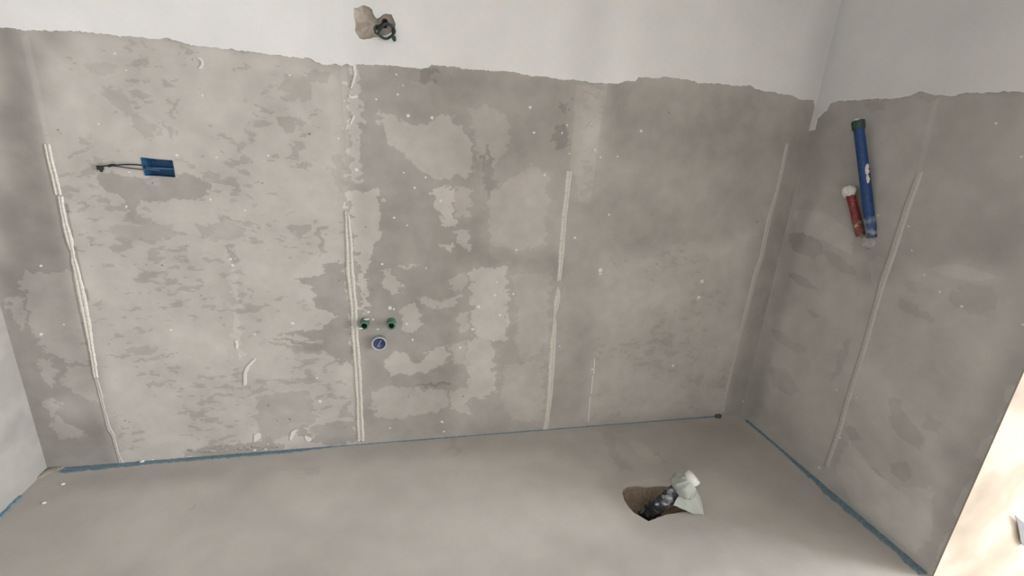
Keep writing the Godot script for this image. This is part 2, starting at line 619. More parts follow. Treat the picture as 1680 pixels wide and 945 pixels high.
	c.poly("m", -17, [-2777, 1547, -2765, 1548, -2757, 1519, -2727, 1542, -2750, 1503, -2761, 1475, -2774, 1480, -2764, 1510])
	c.poly("m", -13, [-2880, 1247, -2836, 1248, -2847, 1228, -2871, 1229])
	c.poly("m", -14, [-2893, 1472, -2868, 1478, -2859, 1437, -2880, 1427])
	c.poly("m", -14, [-2805, 1462, -2787, 1450, -2759, 1422, -2771, 1404, -2797, 1432])
	c.poly("m", -15, [-3062, 559, -2985, 564, -2925, 550, -2980, 525, -3051, 536])
	c.poly("m", -18, [-3057, 500, -2947, 517, -2877, 534, -2883, 526, -2960, 507, -3054, 489])
	c.poly("m", -17, [-3011, 394, -2931, 398, -2946, 373, -3002, 376])
	c.poly("m", -20, [-3109, 161, -3055, 165, -3054, 143, -3110, 145])
	c.poly("m", -20, [-2664, 1126, -2585, 1099, -2559, 1089, -2629, 1098])
	c.poly("m", -22, [-2639, 1008, -2617, 999, -2607, 927, -2627, 912, -2634, 965])
	c.poly("m", -17, [-2744, 1071, -2683, 1092, -2673, 1053, -2714, 1022])
	c.poly("m", 21, [-2041, 1553, -2030, 1513, -1989, 1429, -1937, 1384, -1882, 1345, -1837, 1307, -1811, 1286, -1781, 1294, -1753, 1296, -1735, 1319, -1683, 1304, -1650, 1361, -1661, 1448, -1745, 1551, -1795, 1561, -1844, 1509, -1936, 1514])
	c.poly("m", -17, [-1880, 1715, -1817, 1723, -1818, 1683, -1845, 1656, -1873, 1674])
	c.poly("m", 31, [-1827, 1257, -1765, 1264, -1734, 1271, -1730, 1203, -1731, 1150, -1709, 1119, -1714, 1092, -1748, 1088, -1783, 1122, -1803, 1188])
	c.poly("m", 17, [-1726, 1269, -1654, 1253, -1653, 1139, -1709, 1135, -1727, 1204])
	c.poly("m", 25, [-1740, 1075, -1654, 1082, -1648, 982, -1686, 987, -1701, 1043])
	c.poly("m", 31, [-1776, 1003, -1720, 1017, -1724, 981, -1760, 981])
	c.poly("m", 28, [-2167, 1227, -2090, 1237, -2037, 1244, -2033, 1090, -2021, 1051, -2060, 1010, -2069, 956, -2101, 901, -2111, 818, -2088, 812, -2098, 732, -2108, 682, -2128, 689, -2127, 874, -2144, 956, -2150, 1062, -2166, 1152])
	c.poly("m", 22, [-2138, 1695, -2098, 1692, -2100, 1526, -2113, 1266, -2149, 1264, -2151, 1500])
	c.poly("m", 25, [-2037, 893, -2019, 901, -1986, 859, -1960, 831, -1947, 787, -1987, 779, -2021, 794, -2030, 845])
	c.poly("m", 22, [-1946, 915, -1885, 924, -1890, 904, -1940, 899])
	c.poly("m", 21, [-1871, 766, -1838, 757, -1769, 738, -1700, 770, -1688, 772, -1699, 737, -1754, 704, -1824, 712, -1866, 742])
	c.poly("m", 17, [-1743, 844, -1661, 887, -1644, 814, -1714, 785])
	c.poly("m", 24, [-1647, 902, -1477, 911, -1460, 720, -1454, 529, -1546, 539, -1606, 548, -1633, 662, -1632, 784])
	c.poly("m", 25, [-1956, 705, -1926, 726, -1893, 728, -1874, 683, -1860, 652, -1879, 613, -1915, 587, -1943, 609, -1961, 655])
	c.poly("m", 25, [-2019, 482, -1977, 502, -1938, 484, -1905, 432, -1865, 430, -1837, 486, -1794, 516, -1736, 517, -1741, 443, -1778, 413, -1836, 379, -1922, 378, -2007, 376, -2028, 425])
	c.poly("m", 18, [-2098, 283, -2008, 320, -1835, 283, -1752, 284, -1724, 224, -1744, 174, -1789, 156, -1864, 148, -1952, 131, -2068, 150, -2095, 200])
	c.poly("m", -20, [-1908, 314, -1732, 327, -1723, 313, -1835, 300])
	c.poly("m", 20, [-1650, 543, -1552, 549, -1507, 492, -1495, 261, -1561, 213, -1640, 236])
	c.poly("m", 17, [-1697, 679, -1646, 687, -1636, 584, -1689, 576])
	c.poly("m", 18, [-1722, 276, -1641, 284, -1620, 129, -1708, 164])
	c.poly("m", 15, [-1716, 532, -1658, 537, -1648, 406, -1705, 422])
	c.poly("m", 10, [-1500, 1290, -1396, 1373, -1308, 1325, -1295, 1020, -1424, 984, -1568, 1016, -1579, 1235])
	c.poly("m", 10, [-1446, 872, -1253, 881, -1242, 521, -1352, 391, -1408, 527, -1406, 719])
	c.poly("m", 10, [-1446, 396, -1258, 420, -1227, 60, -1394, 74, -1468, 224])
	c.poly("m", 10, [-1666, 1575, -1596, 1608, -1516, 1566, -1496, 1445, -1582, 1313, -1634, 1412])
	c.poly("m", -11, [-1611, 1363, -1589, 1459, -1549, 1288, -1577, 1208])
	c.poly("m", -14, [-1287, 1631, -1260, 1638, -1253, 1594, -1286, 1592])
	c.poly("m", -17, [-1278, 1545, -1240, 1548, -1232, 1446, -1277, 1444, -1300, 1481])
	c.poly("m", -11, [-1164, 1578, -1149, 1566, -1153, 1528, -1169, 1545])
	c.poly("l", 8, [-1213, 1350, -1221, 1708, -1076, 1727, -1089, 1545, -1094, 1279, -1097, 1210, -1152, 1222, -1179, 1330])
	c.poly("l", 9, [-2169, 1692, -2143, 1694, -2147, 1385, -2160, 1384])
	c.poly("l", 9, [-3175, 1705, -3152, 1713, -3154, 1534, -3161, 1360, -3176, 1359, -3174, 1532])
	c.poly("s", 14, [-2660, 901, -2601, 901, -2621, 573, -2623, 455, -2652, 457, -2661, 687])
	c.poly("m", 10, [-2642, 901, -2610, 901, -2629, 630, -2630, 485, -2649, 486, -2656, 687])
	c.poly("l", -34, [-3156, 1151, -3150, 1151, -3151, 1109, -3151, 1025, -3159, 1016, -3158, 1079])
	c.poly("l", -34, [-3162, 988, -3155, 983, -3153, 920, -3152, 847, -3149, 766, -3157, 776, -3159, 864, -3160, 925])
	for s in [[-2910, 1674, 4.2], [-2884, 1624, 3.6], [-2653, 1560, 4.6], [-2999, 1438, 3.6], [-2766, 1341, 6.2], [-2931, 1273, 4.5], [-2633, 1341, 4.0], [-3280, 910, 5.9], [-3337, 631, 7.6], [-3253, 670, 3.8], [-2886, 635, 5.9], [-2962, 1143, 4.6], [-2645, 573, 7.2], [-2673, 1180, 4.9], [-2554, 1141, 4.2], [-2570, 605, 4.6], [-2622, 914, 6.9], [-2628, 940, 5.1], [-2350, 1653, 4.0], [-2159, 1578, 3.4], [-2040, 1591, 5.3], [-1962, 1688, 4.4], [-1937, 1651, 4.5], [-1958, 1616, 4.5], [-1916, 1539, 7.3], [-1822, 1538, 7.4], [-2450, 1357, 4.2], [-2188, 1436, 4.4], [-2123, 1319, 7.2], [-1937, 1315, 4.7], [-1847, 1299, 5.8], [-1892, 1255, 5.8], [-1782, 1204, 5.9], [-1979, 1126, 5.8], [-1924, 1095, 4.9], [-1842, 902, 5.1], [-1522, 770, 7.8], [-1598, 714, 9.9], [-1493, 668, 6.8], [-1929, 636, 6.3], [-1902, 555, 7.4], [-1678, 505, 7.8], [-1622, 599, 7.8], [-2331, 378, 6.0], [-2415, 652, 7.5], [-2001, 715, 10.2], [-1985, 709, 6.1], [-2031, 921, 5.9], [-1516, 834, 4.4], [-1416, 1607, 8.0], [-1390, 1506, 6.2], [-892, 1544, 7.9], [-1103, 1451, 6.6], [-1073, 1421, 5.6], [-991, 1428, 5.6], [-1328, 1332, 6.4], [-1245, 1547, 5.3], [-1264, 1513, 5.3], [-1221, 1429, 4.3], [-997, 1164, 5.8], [-1154, 1051, 6.9], [-1433, 989, 6.6], [-1434, 775, 5.7], [-1005, 893, 10.9], [-1003, 874, 7.3], [-432, 833, 10.9], [-434, 743, 12.4], [-510, 348, 8.5], [-980, 351, 7.8], [-1175, 492, 4.9], [-3087, 6, 8.9], [-3046, 8, 5.4], [-2566, 45, 5.9], [-2579, 16, 5.9], [-2626, 17, 7.8], [-2325, 257, 8.1], [-2011, 83, 6.6], [-1758, 97, 9.3], [-1748, 39, 7.0], [-3165, 4, 8.7], [-2077, 661, 6.0], [-2057, 612, 6.1], [-2094, 697, 6.0], [0, 91, 9.6]]:
		c.spot(226, s[0], s[1], s[2])
	for s in [[-3128, 1410, 3.9], [-3166, 1389, 2.4], [-3119, 217, 4.8], [-3104, 209, 3.6], [-2464, 172, 7.0], [-2548, 250, 5.4], [-2516, 167, 4.1], [-2224, 109, 4.4], [-774, 1170, 4.3], [-706, 924, 4.5], [-770, 1630, 4.8], [-1234, 1652, 3.6], [-1243, 1609, 5.1], [-2483, 980, 2.5], [-2782, 994, 3.4], [-2876, 914, 4.5], [-2931, 916, 2.8], [-2214, 846, 4.0], [-2212, 934, 3.9], [-2293, 1448, 5.9], [-182, 1148, 5.7], [-2481, 1251, 3.5], [-2095, 1084, 4.0], [-2095, 846, 4.1], [-2078, 803, 4.8], [-2671, 1678, 2.1], [-3102, 993, 4.2], [-2754, 784, 3.6], [-2558, 800, 3.7], [-2862, 1236, 4.3], [-1923, 255, 3.8], [-1655, 237, 4.9]]:
		c.spot(140, s[0], s[1], s[2])
	return c.compose(Color8(177, 172, 165), 0.08, 0.05, 0.012, 0.65, 0.13)

func right_colours() -> Array:
	var c := Canvas.new(-10, 1800, 1110, -30, 1.75)
	c.poly("s", -4, [21, 1724, 823, 1728, 999, 1191, 858, 1194, 719, 1110, 585, 1071, -1, 1258])
	c.poly("s", 9, [620, 1043, 793, 1147, 1017, 1135, 1109, 855, 1106, 59, 655, 34, 587, 537, 583, 911])
	c.poly("s", 6, [9, 1229, 362, 1231, 560, 1064, 581, 742, 575, 175, 119, 195, 67, 649])
	c.poly("s", -12, [1005, 498, 1019, 758, 1072, 967, 1109, 855, 1101, 40, 1066, 45])
	c.poly("s", -10, [3, 1725, 83, 1716, 123, 1002, 120, 38, 38, 4, 47, 982])  # same corner shade, painted on the right wall side
	c.poly("s", -8, [263, 1538, 443, 1167, 521, 1184, 576, 1016, 508, 967, 252, 1378])
	c.poly("m", -12, [23, 1096, 123, 1120, 222, 1103, 263, 1053, 215, 1011, 76, 1021])
	c.poly("m", -11, [252, 1065, 327, 1067, 429, 1026, 461, 1002, 394, 988, 303, 1014])
	c.poly("m", -13, [72, 903, 158, 916, 254, 890, 288, 876, 216, 858, 124, 873])
	c.poly("m", -12, [230, 767, 293, 771, 340, 758, 304, 737])
	c.poly("m", -10, [53, 579, 150, 596, 220, 576, 333, 589, 274, 533, 126, 533])
	c.poly("m", -10, [492, 716, 519, 728, 517, 560, 479, 492, 477, 602])
	c.poly("m", 9, [21, 1215, 160, 1238, 272, 1215, 381, 1175, 412, 1077, 317, 1096, 201, 1113, 62, 1114])
	c.poly("m", 9, [489, 1070, 520, 1103, 563, 1104, 576, 1016, 539, 977])
	c.poly("m", -10, [116, 383, 228, 420, 337, 361, 289, 297, 158, 294])
	c.poly("m", -11, [658, 965, 706, 969, 753, 949, 806, 945, 803, 919, 734, 921, 669, 930])
	c.poly("m", -8, [650, 1044, 692, 1048, 716, 1011, 684, 1000])
	c.poly("m", -10, [870, 1097, 940, 1109, 975, 1057, 940, 999, 839, 1006, 816, 1045])
	c.poly("m", 8, [723, 1111, 793, 1149, 871, 1154, 947, 1144, 885, 1109, 808, 1101])
	c.poly("m", -12, [747, 557, 781, 586, 813, 542, 868, 508, 908, 495, 920, 435, 869, 430, 790, 455])
	c.poly("m", -10, [892, 579, 944, 587, 951, 533, 891, 524])
	c.poly("m", -13, [832, 309, 880, 361, 924, 338, 896, 271, 848, 277])
	c.poly("m", -13, [607, 331, 644, 362, 694, 321, 654, 283])
	c.poly("m", -10, [642, 175, 796, 256, 845, 229, 765, 177])
	c.poly("m", 9, [650, 296, 624, 128, 755, 21, 1024, 30, 1054, 151, 996, 327, 884, 231, 775, 233])
	c.poly("m", -10, [265, 1714, 346, 1723, 363, 1687, 292, 1677])
	c.poly("m", -8, [471, 1728, 560, 1732, 548, 1703])
	c.poly("l", 7, [544, 1714, 567, 1723, 582, 1528, 586, 1461, 570, 1459])
	c.poly("l", 13, [1076, 782, 1082, 814, 1099, 823, 1100, 756, 1089, 753])
	c.poly("l", 13, [1087, 677, 1090, 707, 1102, 734, 1101, 674])
	c.poly("l", 13, [1074, 530, 1075, 596, 1093, 633, 1100, 633, 1099, 524])
	c.poly("l", 13, [1076, 293, 1078, 398, 1090, 435, 1098, 457, 1097, 280])
	c.poly("l", 13, [1084, 125, 1089, 188, 1097, 247, 1096, 143, 1092, 74])
	for s in [[777, 1632, 5.4], [881, 1530, 4.2], [605, 1249, 4.3], [646, 1161, 4.2], [791, 1039, 5.9], [874, 1012, 5.4], [1052, 1018, 4.3], [469, 1269, 5.9], [720, 1084, 4.7], [523, 469, 5.3], [553, 68, 8.7], [604, 270, 6.0], [619, 488, 3.8]]:
		c.spot(224, s[0], s[1], s[2])
	return c.compose(Color8(184, 180, 174), 0.08, 0.04, 0.012, 0.2, 0.07)

func floor_colours() -> Array:
	var c := Canvas.new(-3500, -20, 700, 2400, 2.4)
	c.poly("s", -10, [-843, 16, -81, 28, -42, 568, -5, 1084, -773, 965, -370, 781, -413, 382, -976, 391])  # right side darkened in colour, following the shade of the wall corner
	c.poly("s", -10, [-3371, 41, -2917, 25, -2614, 32, -2600, 86, -2971, 181, -3298, 133])
	c.poly("s", 6, [-2971, 181, -1844, 226, -1375, 625, -1487, 847, -3067, 586])
	c.poly("s", 10, [-2592, 120, -1233, 151, -1005, 387, -1039, 710, -1630, 647, -2446, 428])
	c.poly("s", -10, [-1444, 854, -1039, 710, -260, 693, -14, 1091])  # front right: shade painted in as a darker floor tone
	c.poly("m", -9, [-899, 65, -845, 61, -892, 221, -868, 364, -937, 375, -940, 239])
	c.poly("m", 6, [-801, 158, -728, 152, -706, 304, -767, 356, -799, 258])
	c.poly("m", -9, [-702, 222, -687, 259, -669, 347, -699, 352])
	c.poly("m", -8, [-2396, 148, -2333, 136, -2312, 192, -2361, 201])
	c.poly("m", 6, [-1029, 522, -954, 444, -841, 436, -708, 480, -755, 505, -855, 474, -941, 462, -986, 495])
	c.poly("m", -12, [-2781, 306, -2767, 308, -2755, 343, -2769, 334])
	c.poly("m", -8, [-1726, 0, -1678, -4, -1685, 114, -1712, 166])
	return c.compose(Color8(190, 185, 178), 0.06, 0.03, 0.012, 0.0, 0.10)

func white_colours() -> Array:
	var c := Canvas.new(-3500, 2650, 1150, 1550, 3.4)
	c.poly("s", -6, [-1000, 2650, 1150, 2650, 1150, 1550, -1000, 1550])  # right end toned down, its weaker light painted into the coat
	c.poly("s", -9, [-2180, 2650, -2040, 2650, -2040, 1650, -2180, 1650])
	c.poly("s", -9, [-1250, 2650, -1080, 2650, -1080, 1600, -1250, 1600])
	c.poly("s", -15, [-120, 2650, 60, 2650, 60, 1600, -120, 1600])  # corner shade painted across both walls
	c.poly("s", -12, [560, 2650, 700, 2650, 700, 1600, 560, 1600])
	return c.compose(Color8(233, 231, 228), 0.04, 0.02, 0.01, 0.0, 0.1)

func setting() -> void:
	var X := Vector3.RIGHT
	var Y := Vector3.UP
	var Z := Vector3.BACK
	var white := plaster(white_colours(), 0.03, 0.85)
	var box_hole := PackedVector2Array([Vector2(-2.8854, 1.3282), Vector2(-2.8366, 1.3241), Vector2(-2.7828, 1.3224), Vector2(-2.7811, 1.2912), Vector2(-2.7814, 1.2597), Vector2(-2.8338, 1.2620), Vector2(-2.8818, 1.2621), Vector2(-2.8843, 1.2975)])
	var lamp_hole := rough(PackedVector2Array([Vector2(-2.1125, 1.8991), Vector2(-2.0973, 1.9028), Vector2(-2.0775, 1.9149), Vector2(-2.0581, 1.9110), Vector2(-2.0453, 1.9024), Vector2(-2.0413, 1.8908), Vector2(-2.0329, 1.8755), Vector2(-2.0263, 1.8741), Vector2(-2.0151, 1.8834), Vector2(-1.9994, 1.8932), Vector2(-1.9750, 1.8938), Vector2(-1.9685, 1.8802), Vector2(-1.9620, 1.8624), Vector2(-1.9645, 1.8456), Vector2(-1.9736, 1.8364), Vector2(-1.9963, 1.8237), Vector2(-2.0233, 1.8127), Vector2(-2.0502, 1.8059), Vector2(-2.0769, 1.7992), Vector2(-2.0944, 1.8016), Vector2(-2.1028, 1.8131), Vector2(-2.1109, 1.8287), Vector2(-2.1079, 1.8514), Vector2(-2.1136, 1.8710)]), 0.006, 0.0022, true)
	# back wall
	var st := mesh()
	var full := PackedVector2Array([Vector2(-3.6, -0.15), Vector2(0.0, -0.15), Vector2(0.0, 2.6), Vector2(-3.6, 2.6)])
	for q in pieces(full, [box_hole, lamp_hole]):
		plate(st, q, Vector3.ZERO, X, Y, Z, 0.07, Vector2(-3.5, 1.8), Vector2(1 / 3.52, -1 / 1.83))
	box(st, Vector3(-3.6, -0.15, -0.25), Vector3(0.2, 2.6, -0.07))
	var back := struct("wall_back", st, plaster(back_colours(), 0.12, 0.85), "grey rough-plastered back wall, patchy and scraped, white at the top")
	# its white finish coat with a ragged lower edge
	var edge := PackedVector2Array([Vector2(-3.2750, 1.7236), Vector2(-3.2193, 1.7239), Vector2(-3.1600, 1.7209), Vector2(-3.1086, 1.7243), Vector2(-3.0477, 1.7286), Vector2(-2.9855, 1.7348), Vector2(-2.9328, 1.7327), Vector2(-2.8792, 1.7305), Vector2(-2.8242, 1.7321), Vector2(-2.7781, 1.7309), Vector2(-2.7303, 1.7374), Vector2(-2.7029, 1.7304), Vector2(-2.6560, 1.7232), Vector2(-2.6077, 1.7219), Vector2(-2.5585, 1.7226), Vector2(-2.4990, 1.7202), Vector2(-2.4588, 1.7179), Vector2(-2.4078, 1.7165), Vector2(-2.3561, 1.7151), Vector2(-2.3036, 1.7158), Vector2(-2.2821, 1.7198), Vector2(-2.2615, 1.7092), Vector2(-2.2298, 1.6995), Vector2(-2.2080, 1.7014), Vector2(-2.1860, 1.7054), Vector2(-2.1645, 1.6989), Vector2(-2.1463, 1.7110), Vector2(-2.1291, 1.7020), Vector2(-2.1132, 1.7097), Vector2(-2.0752, 1.7131), Vector2(-1.9846, 1.7167), Vector2(-1.8920, 1.7183), Vector2(-1.8379, 1.7186), Vector2(-1.8262, 1.7350), Vector2(-1.7736, 1.7330), Vector2(-1.7009, 1.7305), Vector2(-1.6270, 1.7301), Vector2(-1.5012, 1.7363), Vector2(-1.4622, 1.7305), Vector2(-1.4099, 1.7256), Vector2(-1.3576, 1.7300), Vector2(-1.3039, 1.7250), Vector2(-1.2368, 1.7282), Vector2(-1.1538, 1.7231), Vector2(-1.0705, 1.7274), Vector2(-1.0281, 1.7284), Vector2(-1.0016, 1.7427), Vector2(-0.9534, 1.7467), Vector2(-0.9414, 1.7623), Vector2(-0.8605, 1.7665), Vector2(-0.8032, 1.7762), Vector2(-0.7276, 1.7726), Vector2(-0.6497, 1.7640), Vector2(-0.5730, 1.7676), Vector2(-0.5095, 1.7651), Vector2(-0.4306, 1.7689), Vector2(-0.3838, 1.7752), Vector2(-0.3575, 1.7617), Vector2(-0.2806, 1.7572), Vector2(-0.2294, 1.7533), Vector2(-0.1436, 1.7492), Vector2(-0.1046, 1.7333), Vector2(-0.0265, 1.7391), Vector2(-0.0010, 1.7026), Vector2(0.0404, 1.6046)])
	var low := rough(edge, 0.0045, 0.0038)
	low.append(Vector2(0.0, low[low.size() - 1].y))
	low.append(Vector2(0.0, 2.6))
	low.append(Vector2(-3.6, 2.6))
	st = mesh()
	for q in pieces(low, [lamp_hole]):
		plate(st, q, Z * 0.005, X, Y, Z, 0.006, Vector2(-3.5, 2.65), Vector2(1 / 4.65, -1 / 1.1))
	tag(build("finish_coat", st, white, back), "white finish coat with a ragged lower edge")
	# the broken-out hollow for the lamp cable
	st = mesh(false)
	hollow(st, lamp_hole, Vector3.ZERO, X, Y, Z, [Vector2(1.01, 0.0), Vector2(0.95, 0.016), Vector2(0.8, 0.021), Vector2(0.6, 0.022), Vector2(0.4, 0.024), Vector2(0.2, 0.024), Vector2(0.0, 0.024)], 0.011, 4)
	tag(build("hollow", st, M.mortar, back), "brown-grey broken hollow")
	for q: PackedVector2Array in splashes():
		st = mesh()
		plate(st, rough(q, 0.004, 0.0012, true), Z * 0.004, X, Y, Z, 0.005)
		build("plaster_splash", st, M.splash, back)
	# a rough lip of mortar low on the back wall, above the strip
	st = mesh(false)
	for k in 14:
		var t := k / 13.0
		lump(st, Vector3(-2.921, 0.035, -0.004).lerp(Vector3(-2.538, 0.03, -0.004), t) + Vector3(0, rng.randf_range(-0.008, 0.008), 0), Vector3(0.024, 0.011, 0.006) * rng.randf_range(0.7, 1.2), k)
	build("mortar_lip", st, smeared(Color8(160, 153, 142), Color8(178, 172, 162), 0.45, 0.6, 8.0, 22, 0.95), back)

	# right wall and the outer wall it turns into
	st = mesh()
	plate(st, PackedVector2Array([Vector2(-0.01, -0.15), Vector2(1.1, -0.15), Vector2(1.1, 2.6), Vector2(-0.01, 2.6)]), Vector3.ZERO, Z, Y, -X, 0.2, Vector2(-0.01, 1.8), Vector2(1 / 1.12, -1 / 1.83))
	var right := struct("wall_right", st, plaster(right_colours(), 0.12, 0.85), "grey right wall with two pipe stubs, white at the top")
	edge = PackedVector2Array([Vector2(0.0359, 1.5996), Vector2(0.0288, 1.6552), Vector2(0.0459, 1.6686), Vector2(0.0584, 1.6847), Vector2(0.0767, 1.6923), Vector2(0.0844, 1.7213), Vector2(0.1371, 1.7321), Vector2(0.2009, 1.7292), Vector2(0.2888, 1.7301), Vector2(0.3709, 1.7285), Vector2(0.4221, 1.7283), Vector2(0.4671, 1.7393), Vector2(0.4914, 1.7510), Vector2(0.5129, 1.7410), Vector2(0.5491, 1.7326), Vector2(0.5834, 1.7265), Vector2(0.6241, 1.7284), Vector2(0.6425, 1.7335), Vector2(0.7193, 1.7309), Vector2(0.7893, 1.7304), Vector2(0.8240, 1.7247)])
	low = rough(edge, 0.0045, 0.0038)
	low[0] = Vector2(0.0, low[0].y)
	low.append(Vector2(1.1, low[low.size() - 1].y - 0.01))
	low.append(Vector2(1.1, 2.6))
	low.append(Vector2(0.0, 2.6))
	st = mesh()
	plate(st, low, X * -0.005, Z, Y, -X, 0.006, Vector2(-3.5, 2.65), Vector2(1 / 4.65, -1 / 1.1))
	tag(build("finish_coat", st, white, right), "white finish coat with a ragged lower edge")
	# filled chase under the two pipe stubs
	st = mesh(false)
	lump(st, Vector3(0.0010, 1.1515, 0.4587), Vector3(0.005, 0.028, 0.036), 31, 0.7)
	build("mortar_patch", st, smeared(Color8(190, 187, 180), Color8(176, 172, 164), 0.4, 0.65, 5.0, 33, 0.9), right)

	st = mesh()
	box(st, Vector3(0.2, -0.3, 0.9), Vector3(4.2, 2.6, 1.1))
	struct("wall_return", st, M.cream, "brightly lit cream wall face turning the corner at the right edge")
	# plaster skin over the wall end, with an uneven rim at the corner
	st = mesh()
	plate(st, PackedVector2Array([Vector2(0, -0.15), Vector2(0.22, -0.15), Vector2(0.22, 2.6), Vector2(0, 2.6)]), Vector3(0, 0, 1.103), X, Y, Z, 0.004)
	build("wall_end", st, M.cream, get_node("wall_return"))

	# left wall, with the mortar left in its corner
	st = mesh()
	box(st, Vector3(-3.7, -0.15, 0.0), Vector3(-3.442, 2.6, 4.0))
	var left := struct("wall_left", st, smeared(Color8(178, 174, 167), Color8(168, 164, 157), 0.4, 0.65, 0.4, 21, 0.9), "grey plastered left wall at the lower left corner of the photo")
	st = mesh(false)
	for k in 13:
		var a: float = k / 12.0
		var q := Vector3(-3.442, 0.0, 0.085).lerp(Vector3(-3.355, 0.0, 0.0), a)
		lump(st, q.lerp(Vector3(-3.442, 0.0, 0.0), 0.45 + 0.25 * sin(PI * a)), Vector3(0.017, 0.010, 0.017), 40 + k)
	tag(build("corner_mortar", st, mat(Color8(148, 141, 129), 0.95), left), "lump of brownish mortar in the corner")

	# floor with the opening broken round the waste pipe
	st = mesh()
	var pit := rough(PackedVector2Array([Vector2(-0.9959, 0.5085), Vector2(-0.9786, 0.4841), Vector2(-0.9473, 0.4690), Vector2(-0.9057, 0.4711), Vector2(-0.8612, 0.4856), Vector2(-0.7914, 0.4878), Vector2(-0.7317, 0.5085), Vector2(-0.6953, 0.5607), Vector2(-0.7145, 0.6247), Vector2(-0.7263, 0.6478), Vector2(-0.7600, 0.6497), Vector2(-0.8095, 0.6492), Vector2(-0.8699, 0.6537), Vector2(-0.9101, 0.6645), Vector2(-0.9547, 0.6743), Vector2(-0.9700, 0.6553), Vector2(-0.9965, 0.6241), Vector2(-1.0040, 0.5810), Vector2(-1.0041, 0.5447)]), 0.01, 0.002, true)
	for q in pieces(PackedVector2Array([Vector2(-3.6, -0.1), Vector2(0.02, -0.1), Vector2(0.02, 4.0), Vector2(-3.6, 4.0)]), [pit]):
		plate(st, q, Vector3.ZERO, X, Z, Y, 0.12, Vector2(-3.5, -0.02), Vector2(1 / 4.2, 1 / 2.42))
	box(st, Vector3(-3.6, -0.3, -0.1), Vector3(4.2, -0.12, 4.0))   # made-up lower floor past the corner, so the bright wall runs on down
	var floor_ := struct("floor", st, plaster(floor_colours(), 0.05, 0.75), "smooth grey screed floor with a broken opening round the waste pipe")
	st = mesh(false)
	hollow(st, pit, Vector3.ZERO, X, Z, Y, [Vector2(1.005, 0.0), Vector2(0.96, 0.03), Vector2(0.85, 0.05), Vector2(0.7, 0.065), Vector2(0.45, 0.075), Vector2(0.2, 0.08), Vector2(0.0, 0.08)], 0.02, 9)
	tag(build("pit", st, M.mortar_dark, floor_), "brown rough inside of the opening")

	# the rest of the room, behind the camera
	st = mesh()
	box(st, Vector3(-3.7, 2.6, -0.25), Vector3(4.2, 2.8, 4.0))
	struct("ceiling", st, M.shell, "white ceiling")
	st = mesh()
	box(st, Vector3(4.0, -0.15, 0.9), Vector3(4.2, 2.6, 2.25))
	box(st, Vector3(4.0, -0.15, 3.55), Vector3(4.2, 2.6, 4.0))
	box(st, Vector3(4.0, 2.35, 2.25), Vector3(4.2, 2.6, 3.55))
	struct("wall_far", st, M.shell, "white side wall with an open balcony doorway")
	st = mesh()
	box(st, Vector3(-3.7, -0.15, 3.8), Vector3(-2.95, 2.6, 4.0))
	box(st, Vector3(-1.65, -0.15, 3.8), Vector3(4.2, 2.6, 4.0))
	box(st, Vector3(-2.95, 2.15, 3.8), Vector3(-1.65, 2.6, 4.0))  # made-up doorway that frames the added fill light
	struct("wall_front", st, M.shell, "white wall with an added doorway for fill light, behind the camera")

	# grey flake hanging off the bright wall at the frame's edge
	st = mesh()
	var fl := PackedVector2Array([Vector2(0.2731, 0.2643), Vector2(0.3167, 0.2350), Vector2(0.3733, 0.2004), Vector2(0.4326, 0.1045), Vector2(0.4131, 0.0926), Vector2(0.3774, 0.1227), Vector2(0.3458, 0.1695), Vector2(0.3082, 0.2219)])
	plate(st, fl, Vector3(0, 0, 1.110), X, Y, Z, 0.002)
	plate(st, PackedVector2Array([fl[2], fl[3], fl[4]]), Vector3(0, 0, 1.109), X, Y, Z, 0.006)
	var t := build("paper_flake", st, M.flake)
	tag(t, "small grey pointed flake on the bright wall at the right edge", "flake")

